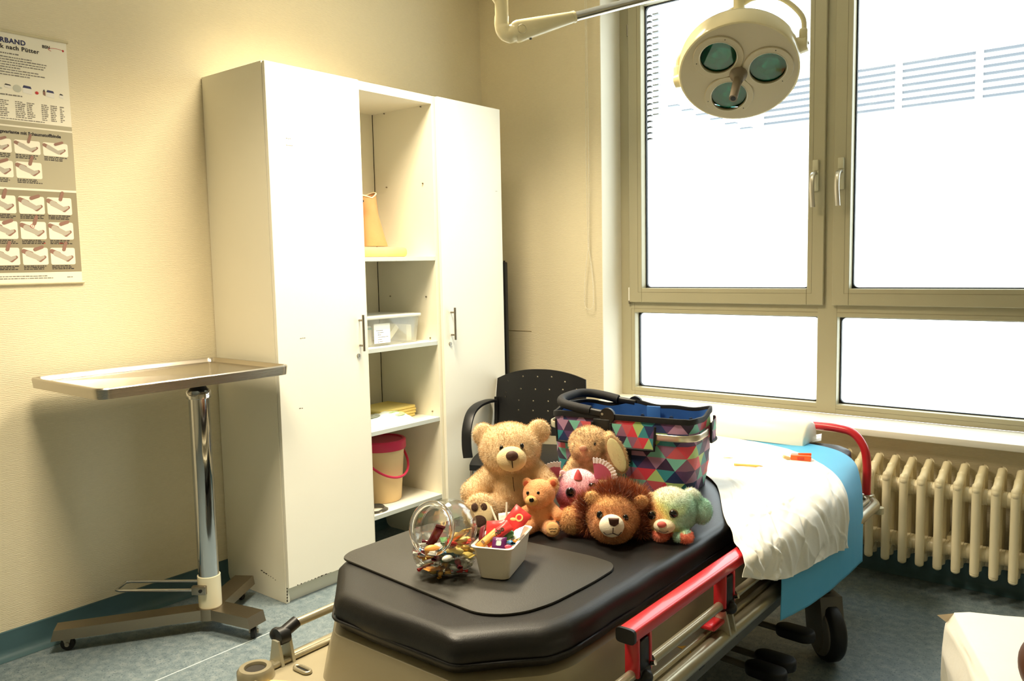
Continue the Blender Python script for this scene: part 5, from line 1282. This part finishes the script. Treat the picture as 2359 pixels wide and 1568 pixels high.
# --- pink dragon
PK, LV, WH, CO = lin((226, 130, 150)), lin((160, 120, 170)), lin((246, 216, 224)), lin((214, 96, 98))
def fnd(p):
    c = mixc(PK, WH, (p[2]-.095)/.035+.6*nz(p, 30)); c = mixc(c, LV, (-p[0]-.035)/.03+.7*nz(p, 26, 5)-.1); c = mixc(c, CO, (.062-p[2])/.02+.5*nz(p, 24, 9) if p[0] < 0 else 0)
    k = 1+.15*nz(p, 90); return tuple(v*k for v in c)
shp = [((.002, 0, .072), (.068, .062, .067)), ((0, .05, .045), (.055, .06, .045)), ((.03, -.045, .022), (.02, .03, .02)), ((-.035, -.045, .020), (.02, .03, .018))]
t, me = toy('pink_dragon', 'pink baby dragon toy with frilled ears peeping over the small bear', (1.885, -1.80, ZB), .5, shp, .0042, fnd, 20000, .0042)
G().lathe([(.0135, 0), (.012, .006), (.008, .018), (.003, .027), (0, .029)], 18, Matrix.Translation((.006, -.036, .119)) @ Matrix.Rotation(-.1, 4, 'X')).build('horn', M('red_horn_felt', (196, 72, 74), .7), t, 60, True)
G().lathe([(.010, 0), (.008, .008), (0, .012)], 14, Matrix.Translation((-.045, .01, .122))).build('horn', M('pale_horn', (236, 190, 190), .7), t, 60, True)
PATCH = M('pink_ear_satin', (186, 92, 122), .5); FRILL = M('silver_frill', (232, 230, 236), .5)
for (c, a0, k) in (((-.058, -.004, .098), 2.25, 1), ((.052, -.004, .112), .80, 1)):
    c = Vector(c); g = G(); n = 14; vs = [c]; 
    for i in range(n+1): a = a0-.85+1.7*i/n; vs.append(c+Vector((.052*math.cos(a), -.004*math.sin(i/n*PI), .050*math.sin(a))))
    vs2 = [v+Vector((0, .006, 0)) for v in vs]; m_ = len(vs)
    fs = [(0, i, i+1) for i in range(1, n+1)]+[(m_, m_+i+1, m_+i) for i in range(1, n+1)]+[(i, m_+i, m_+i+1, i+1) for i in range(0, n+1)]+[(0, m_, m_+n+1, n+1)]
    ear = g.add(vs+vs2, fs).build('ear', PATCH, t, 40, True)
    g = G(); P = []; Q = []
    for i in range(57):
        a = a0-.85+1.7*i/56; w = .0011*math.sin(i*1.15); P.append(c+Vector((.050*math.cos(a), w*.2-.002, .048*math.sin(a)))); rr_ = .067+.0018*math.sin(i*1.3); Q.append(c+Vector((rr_*math.cos(a), w-.003, rr_*.96*math.sin(a))))
    vs = P+Q; nP = len(P); vs += [v+Vector((0, .002, 0)) for v in vs]
    fs = [(i, i+1, nP+i+1, nP+i) for i in range(nP-1)]+[(2*nP+i+1, 2*nP+i, 3*nP+i, 3*nP+i+1) for i in range(nP-1)]+[(nP+i, nP+i+1, 3*nP+i+1, 3*nP+i) for i in range(nP-1)]
    g.add(vs, fs).build('frill', FRILL, ear, 60, True)
EYED = M('dusky_eye_rim', (110, 84, 100), .3)
G().ell((-.014, -.0585, .085), (.0155, .008, .0165), None, 18, 10).build('eye_rim', EYED, t, 180, True); G().ell((-.015, -.0625, .0865), (.0122, .008, .0132), None, 18, 10).build('eye', EYE, t, 180, True)
G().ell((.049, -.043, .105), (.012, .007, .006), None, 18, 10).build('eye', EYE, t, 180, True)
g = G()
for i in range(5): g.tube([(.043+.004*i, -.048, .110), (.040+.005*i, -.054, .1195)], .0007, 4)
g.build('eyelash', THREAD, t, 60, True)['kind'] = 'stuff'
G().ell((.010, -.056, .048), (.022, .016, .019), None, 18, 10).build('muzzle', M('taupe_muzzle_felt', (196, 150, 128), .8, bump=(300, .2)), t, 180, True)

# --- lion
BR, LT = lin((198, 138, 90)), lin((232, 186, 124))
def fnl(p):
    c = BR
    if p[2] > .105 or p[0] < -.09: c = mixc(BR, LT, .45+.5*nz(p, 20))
    k = 1+.18*nz(p, 60); return tuple(v*k for v in c)
shp = [((.012, 0, .064), (.072, .062, .062)), ((.010, -.03, .050), (.060, .045, .048)), ((-.042, -.004, .116), (.022, .012, .018), (0, .5, 0)), ((.086, -.004, .106), (.023, .012, .020), (0, -.5, 0))]
shp += [((.03, .09, .065), (.070, .075, .062)), ((.060, .080, .105), (.040, .04, .024))]+capsule((-.04, .05, .05), (-.100, .030, .042), .034, .036)
t, me = toy('plush_lion', 'brown lion toy with white muzzle and shaggy mane lying between bear and puppy', (2.075, -1.93, ZB), .55, shp, .0044, fnl, 34000, .0075)
mane = const((164, 92, 52), .25, 40)
gm = union_mesh('mane_base', [((.022, .028, .105), (.050, .03, .032)), ((.022, .02, .10), (.07, .02, .02)), ((.075, .03, .075), (.025, .028, .05)), ((-.055, .03, .06), (.022, .03, .045)), ((.085, .03, .03), (.02, .03, .03))], .005, 3); paint(gm, mane); link('mane', gm, PLUSH, t, 180, True)
fur('mane_hair', gm, 12000, .036, mane, t, comb=(0, -.25, .75), jit=.38, width=.0018, mat=FURM)
fur('mane_hair', gm, 3000, .026, mane, t, comb=(0, -.2, -.8), jit=.4, width=.0013)
G().ell((.009, -.075, .062), (.033, .026, .030), None, 24, 14).build('muzzle', M('white_short_pile', (242, 232, 208), .9, bump=(300, .25)), t, 180, True)
G().prism([(-.014, .012), (.014, .012), (.013, -.002), (.0, -.014), (-.011, -.004)], -.005, .004, Matrix(((1, 0, 0, .0145), (0, -.25, -1, -.098), (0, 1, -.25, .078), (0, 0, 0, 1))), .003).build('nose', NOSEB, t, 60, True)
g = G(); g.tube([(.0130, -.1015, .065), (.0125, -.102, .056), (.012, -.101, .050)], .0013, 6); g.tube(bez([(-.012, -.092, .050), (-.004, -.097, .045), (.012, -.101, .050), (.026, -.096, .044), (.034, -.088, .050)], 5), .0012, 6); g.build('mouth_seam', THREAD, t, 60, True)
for p in ((-.0225, -.058, .0855), (.045, -.055, .0765)): G().ell(p, (.0085, .006, .0105), None, 14, 8).build('eye', EYE, t, 180, True)

# --- rainbow puppy
R1, R2, R3, R4, R5 = lin((236, 136, 108)), lin((242, 228, 146)), lin((216, 230, 172)), lin((176, 216, 196)), lin((248, 246, 228))
def fnp(p):
    a = p[0]+.02; t_ = (a+.075)/.13+.28*nz(p, 22)
    c = mixc(R1, R2, t_*2.6-.1) if t_ < .42 else mixc(R2, R3, (t_-.42)*5) if t_ < .62 else mixc(R3, R4, (t_-.62)*4+.3*nz(p, 30, 4))
    if p[2] > .10: c = mixc(c, R5, (p[2]-.098)/.03)
    if p[2] < .03 and p[1] < -.03: c = mixc(R1, R4, 1 if -.012 < p[0] < .006 else 0)
    k = 1+.12*nz(p, 70); return tuple(min(1, v*k) for v in c)
shp = [((-.018, 0, .070), (.066, .060, .064)), ((-.025, -.02, .056), (.058, .045, .046)), ((.020, -.052, .018), (.020, .026, .018)), ((-.002, -.060, .017), (.010, .014, .012)), ((-.045, -.045, .018), (.022, .026, .018)), ((.01, .07, .05), (.05, .06, .048)), ((.040, .030, .100), (.024, .018, .028), (0, -.5, 0)), ((.064, .035, .062), (.030, .028, .036)), ((-.075, .02, .085), (.016, .018, .03))]
t, me = toy('rainbow_puppy', 'pastel rainbow puppy with pink nose lying near the mattress edge', (2.215, -1.80, ZB), .5, shp, .0042, fnp, 30000, .0065)
G().ell((-.036, -.062, .047), (.029, .022, .020), None, 22, 12).build('muzzle', M('ivory_short_pile', (240, 226, 190), .9, bump=(300, .25)), t, 180, True)
G().ell((-.043, -.0805, .057), (.0125, .007, .0088), None, 16, 9).build('nose', M('pink_felt_nose', (238, 120, 110), .8), t, 180, True)
for p in ((-.068, -.0485, .0715), (-.012, -.056, .0795)):
    G().ell(p, (.0130, .007, .0130), None, 16, 10).build('eye_rim', M('olive_eye_rim', (110, 92, 60), .35), t, 180, True); G().ell((p[0]-.0008, p[1]-.0042, p[2]), (.0105, .006, .0108), None, 16, 10).build('eye', EYE, t, 180, True)
G().tube(bez([(-.050, -.081, .040), (-.040, -.0845, .036), (-.030, -.083, .038), (-.020, -.076, .042)], 5), .0008, 5).build('mouth_seam', THREAD, t, 60, True)

# ------------------------------------------------------------------ candy jar
ZMAT = ZT+.0067
jr = thing('candy_jar', 'round glass candy jar with slanted mouth filled with wrapped sweets', 'jar', (1.890, -2.378, ZMAT), .6)
JG = glass_pane('clear_jar_glass', (.97, .98, .97), 1.0, .08)
ax = Vector((-.42, -.85, .28)).normalized(); JC = Vector((.0, .0, .05)); NC = Vector((.008, .014, .106))
shp = [((0, 0, .056), (.081, .079, .062)), (NC, (.070, .070, .072))]+[(NC+ax*.072*k/6, (.050, .050, .050)) for k in range(3, 7)]
me = union_mesh('jar_glass', shp, .0026, 10)
b = bmesh.new(); b.from_mesh(me)
for v in b.verts: v.co.z = max(v.co.z, .0008)
bmesh.ops.bisect_plane(b, geom=list(b.verts)+list(b.edges)+list(b.faces), plane_co=NC+ax*.073, plane_no=ax, clear_outer=True)
b.to_mesh(me); b.free()
o = link('glass_body', me, JG, jr, 180, True); so = o.modifiers.new('wall', 'SOLIDIFY'); so.thickness = .0028; so.offset = -1
xx, yy, _ = perp(ax); lc = NC+ax*.073
bv_ = [v.co-lc for v in me.vertices if abs((v.co-lc).dot(ax)) < .0015]; lr = sum(q.length for q in bv_)/max(1, len(bv_))
G().tube([lc+(xx*math.cos(a)+yy*math.sin(a))*lr for a in [2*PI*k/48 for k in range(48)]], .0062, 12, closed=True).build('lip', M('thick_lip_glass', (255, 255, 255), .0, trans=1, ior=1.45), jr, 180, True)
JW = Matrix.Translation((1.890, -2.378, ZMAT)) @ Matrix.Rotation(.6, 4, 'Z')
CC = {'gold': M('gold_wrapper', (214, 170, 84), .28, .55), 'red': M('red_wrapper', (222, 62, 60), .3), 'green': M('green_wrapper', (78, 128, 70), .3), 'white': M('white_wrapper', (240, 238, 228), .35), 'orange': M('orange_wrapper', (240, 168, 84), .4), 'purple': M('purple_wrapper', (92, 28, 88), .28), 'blue': M('blue_wrapper', (74, 136, 178), .3), 'maroon': M('maroon_wrapper', (110, 26, 40), .3), 'silver': M('silver_wrapper', (196, 200, 196), .25, .6), 'yellow': M('yellow_wrapper', (240, 214, 120), .4), 'pink': M('pink_wrapper', (226, 100, 130), .35)}
def twist_mesh(L=.020, R_=.0075):
    g = G(); n = 10; prof = [(.0075, -L/2-.013), (.0062, -L/2-.010), (.0018, -L/2-.001), (R_*.8, -L/2+.002), (R_, -L/2+.005), (R_, L/2-.005), (R_*.8, L/2-.002), (.0018, L/2+.001), (.0062, L/2+.010), (.0075, L/2+.013)]
    g.lathe(prof, n); m = []
    for i, v in enumerate(g.v):
        k = i//n
        if k in (0, 1, 8, 9): v = (v[0], v[1]*(.35+.25*((i % n) % 2)), v[2])
        m.append(v)
    g.v = m; return g
def bar_mesh(L=.042, w=.017, h=.009):
    g = G(); g.box((-w/2, -h/2, -L/2), (w/2, h/2, L/2), .003)
    for e in (-1, 1): g.box((-w/2-.001, -.0008, e*L/2-.001 if e > 0 else -L/2-.006), (w/2+.001, .0008, L/2+.006 if e > 0 else -L/2+.001))
    return g
def nut_mesh(): g = G(); g.ell((0, 0, 0), (.014, .0075, .0085), None, 14, 8); return g
BASEM = {}
def candy(kind, col, mat4, name, lab, grp=None):
    key = (kind, col)
    if key not in BASEM:
        me = {'twist': twist_mesh, 'bar': bar_mesh, 'nut': nut_mesh}[kind]().mesh('sweet'); me.materials.append(CC[col])
        for p in me.polygons: p.use_smooth = True
        me.set_sharp_from_angle(angle=math.radians(40)); BASEM[key] = me
    o = bpy.data.objects.new(name, BASEM[key]); COL.objects.link(o); o.matrix_world = mat4
    l, rq, sc = mat4.decompose(); o.location = l; o.rotation_euler = rq.to_euler(); o.scale = sc
    tag(o, lab, 'sweet', grp); return o
rnd = random.Random(4)
cols = ['gold', 'white', 'red', 'green', 'gold', 'silver', 'blue', 'orange', 'maroon', 'gold', 'white', 'yellow']
KN = {'twist': ('wrapped_sweet', 'twist wrapped sweet'), 'bar': ('candy_bar', 'small wrapped bar'), 'nut': ('foil_sweet', 'round wrapped sweet')}
cnt = 0; placed = []
for layer, (zc, rmax, n) in enumerate(((.014, .044, 11), (.028, .054, 13), (.042, .058, 14), (.055, .058, 14), (.067, .054, 12), (.076, .034, 6))):
    for k in range(n):
        a = 2*PI*k/n+layer*.45; rr_ = rmax*(1 if k % 3 else .45)
        if k == 0: rr_ = .006
        col = cols[(k*5+layer*3) % len(cols)]; kd = ('twist', 'bar', 'twist', 'nut')[(k+layer) % 4]
        m4 = JW @ Matrix.Translation((JC.x+rr_*math.cos(a), JC.y+rr_*math.sin(a)*.95, zc)) @ Euler((PI/2+rnd.uniform(-.25, .25), rnd.uniform(-.2, .2), a+PI/2+rnd.uniform(-.5, .5))).to_matrix().to_4x4() @ Matrix.Scale(1.0 if layer > 0 else .85, 4)
        nm, w = KN[kd]; candy(kd, col, m4, nm, f'{col} {w} '+('resting on the glass jar bottom', 'low in the glass jar heap', 'below the middle of the glass jar heap', 'above the middle of the glass jar heap', 'near the top of the glass jar heap', 'on the very top of the glass jar heap')[layer], f'{col} {w}s in the jar')
# larger pieces that show through the mouth
for (kd, col, p, e, s, nm, lab) in (('bar', 'maroon', (-.020, -.015, .098), (.5, .35, .4), 1.25, 'candy_bar', 'maroon and orange bar standing upright in the jar mouth'),
        ('nut', 'orange', (-.022, -.050, .074), (.3, .2, .5), 1.5, 'foil_sweet', 'large orange caramel lying in the jar mouth'),
        ('bar', 'gold', (.034, -.004, .092), (.9, .2, 1.2), 1.3, 'candy_bar', 'large gold foil bar leaning on the glass wall'),
        ('bar', 'red', (.018, -.030, .082), (1.2, .3, .3), 1.2, 'candy_bar', 'large red foil bar on top of the jar heap'),
        ('nut', 'blue', (-.050, -.030, .062), (.1, .3, .9), 1.0, 'foil_sweet', 'pale blue sweet beside the orange caramel in the jar'),
        ('bar', 'yellow', (.012, -.028, .066), (1.4, .0, 1.3), 1.1, 'candy_bar', 'yellow wrapped bar low behind the jar mouth')):
    candy(kd, col, JW @ Matrix.Translation(p) @ Euler(e).to_matrix().to_4x4() @ Matrix.Scale(s, 4), nm, lab)

# ------------------------------------------------------------------ white tub with sweets
tb = thing('plastic_tub', 'white tapered plastic tub full of sweets beside the candy jar', 'tub', (1.987, -2.276, ZMAT), .37)
tw, tl_, th = .098, .178, .082
def tring(z, off): k = z/th; sx_, sy_ = .072+(tw-.072)*k, .152+(tl_-.152)*k; return [(p[0], p[1], z) for p in rrect(-sx_/2+off, -sy_/2+off, sx_/2-off, sy_/2-off, .016, 5)]
loops = [tring(.0005, .004), tring(.003, 0), tring(th-.004, 0), tring(th-.004, -.004), tring(th, -.004), tring(th, .003), tring(.006, .0025), tring(.006, .01)]
n = len(loops[0]); vs = sum(loops, []); fs = [tuple(range(n-1, -1, -1)), tuple((len(loops)-1)*n+k for k in range(n))]
for i in range(len(loops)-1):
    for k in range(n): fs.append((i*n+k, i*n+(k+1) % n, (i+1)*n+(k+1) % n, (i+1)*n+k))
G().add(vs, fs).build('shell', M('white_tub_plastic', (240, 230, 212), .3, spec=.5), tb, 40, True)
TW = Matrix.Translation((1.987, -2.276, ZMAT)) @ Matrix.Rotation(.37, 4, 'Z')
def packet(name, lab, col, size, p, e, extra=None):
    o = thing(name, lab, 'sweet packet'); m4 = TW @ Matrix.Translation(p) @ (Matrix.Rotation(e[0], 4, 'X') @ Matrix.Rotation(e[1], 4, 'Y') @ Matrix.Rotation(e[2], 4, 'Z')); l, q, s = m4.decompose(); o.location = l; o.rotation_euler = q.to_euler()
    w, h, t_ = size; g = G()
    f2 = lambda a, b: (1-abs(a*2-1)**4)*(1-abs(b*2-1)**4)
    g.grid(lambda a, b: Vector(((a-.5)*w, (b-.5)*h, .0004+t_/2*f2(a, b)+.0006*nz((a*5, b*5, 1), 1))), 12, 12); g.grid(lambda a, b: Vector(((.5-a)*w, (b-.5)*h, -.0004-t_/2*f2(a, b))), 12, 12)
    g.build('wrapper', CC[col], o, 60, True)
    if extra: extra(o, t_)
    return o
def jumbo(o, t_):
    link('lettering', text_geo('Jumbo', .0165, (-.024, -.004, t_/2+.0012), (1, 0, 0), (0, 1, 0), bold=.0006), M('dark_green_print', (58, 44, 20), .5), o, 0, True)
def swirl(o, t_):
    g = G(); g.lathe([(.006, 0), (.008, .0006), (.010, 0)], 18, Matrix.Translation((.004, .008, t_/2+.0006))); g.ell((-.006, -.004, t_/2+.0004), (.008, .004, .0008), (0, 0, .6)); g.build('printed_motif', M('pale_yellow_print', (250, 206, 130), .5), o, 60, True)
def ycap(o, t_): G().cbox((0, -.012, t_/2+.0008), (.010, .006, .001)).build('printed_mark', M('brown_print', (120, 80, 40), .5), o, 0, True)
def badge(o, t_): G().prism(rrect(-.006, -.006, .006, .006, .003, 3), t_/2+.0004, t_/2+.0012).build('printed_mark', M('silver_print', (190, 210, 200), .4), o, 0, True)
packet('sweet_packet', 'red packet with dark lettering across the tub of sweets', 'red', (.074, .028, .012), (.000, -.034, .099), (.95, .1, .78), jumbo)
packet('sweet_packet', 'yellow orange stick packet against the near rim of the tub', 'orange', (.020, .062, .010), (-.022, -.050, .088), (.85, .05, -.70), ycap)
packet('sweet_packet', 'red and cream bag with yellow motif standing at the far end of the tub', 'red', (.050, .062, .010), (.020, .052, .108), (1.05, .1, -.55), swirl)
packet('sweet_packet', 'plain red packet behind the lettered one in the tub', 'red', (.052, .040, .010), (-.018, .004, .098), (1.0, -.1, .1))
packet('sweet_packet', 'dark purple packet with silver mark by the near rim of the tub', 'purple', (.034, .036, .012), (.012, -.062, .083), (.85, .1, .1), badge)
packet('sweet_packet', 'cream packet at the right hand wall of the tub', 'white', (.030, .055, .010), (.036, .005, .088), (.25, -.5, .1))
packet('sweet_packet', 'white packet at the back of the tub', 'white', (.036, .026, .008), (-.012, .062, .108), (1.1, 0, .2))
packet('sweet_packet', 'maroon foil packet at the jar side of the tub', 'maroon', (.022, .045, .008), (-.043, -.030, .092), (.9, -.7, .1))
def loose(kd, col, p, e, s, nm, lab, grp=None): candy(kd, col, TW @ Matrix.Translation(p) @ Euler(e).to_matrix().to_4x4() @ Matrix.Scale(s, 4), nm, lab, grp)
loose('nut', 'green', (.018, -.018, .090), (.2, -.5, .5), 1.35, 'foil_sweet', 'olive green sweet beside the lettered packet in the tub')
loose('twist', 'blue', (.034, -.044, .082), (1.3, .2, .6), .9, 'wrapped_sweet', 'blue and clear twisted sweet in the tub')
loose('nut', 'pink', (.036, -.066, .080), (.2, .1, .3), .65, 'foil_sweet', 'small pink sweet in the near right corner of the tub')
loose('nut', 'orange', (.040, -.020, .078), (.2, .1, .3), .7, 'foil_sweet', 'small orange sweet at the tub wall')
for k, (x, y, c) in enumerate(((-.02, -.05, 'gold'), (.01, -.035, 'yellow'), (-.02, 0, 'white'), (.02, .02, 'gold'), (-.02, .045, 'silver'), (.02, .055, 'white'), (0, .0, 'red'))):
    loose('twist', c, (x, y, .060), (PI/2, .2*k, .9*k), 1.0, 'wrapped_sweet', f'{c} twist wrapped sweet under the packets in the tub', f'{c} twists under the packets')
STK = M('white_lolly_stick', (240, 228, 206), .6)
for (a, b, lab) in (((-.020, .040, .085), (-.052, .062, .135), 'white lollipop stick leaning to the teddy side of the tub'), ((-.006, .045, .085), (-.010, .070, .146), 'white lollipop stick standing upright in the tub')):
    o = thing('lollipop', lab, 'lollipop'); o.location = TW @ Vector(a)
    G().cyl(TW @ Vector(a), TW @ Vector(b), .0027, n=10).build('stick', STK, o, 50)
    G().ell(TW @ Vector((a[0], a[1], a[2]-.006)), (.010, .010, .010), None, 14, 8).build('candy_head', CC['pink'], o, 60)
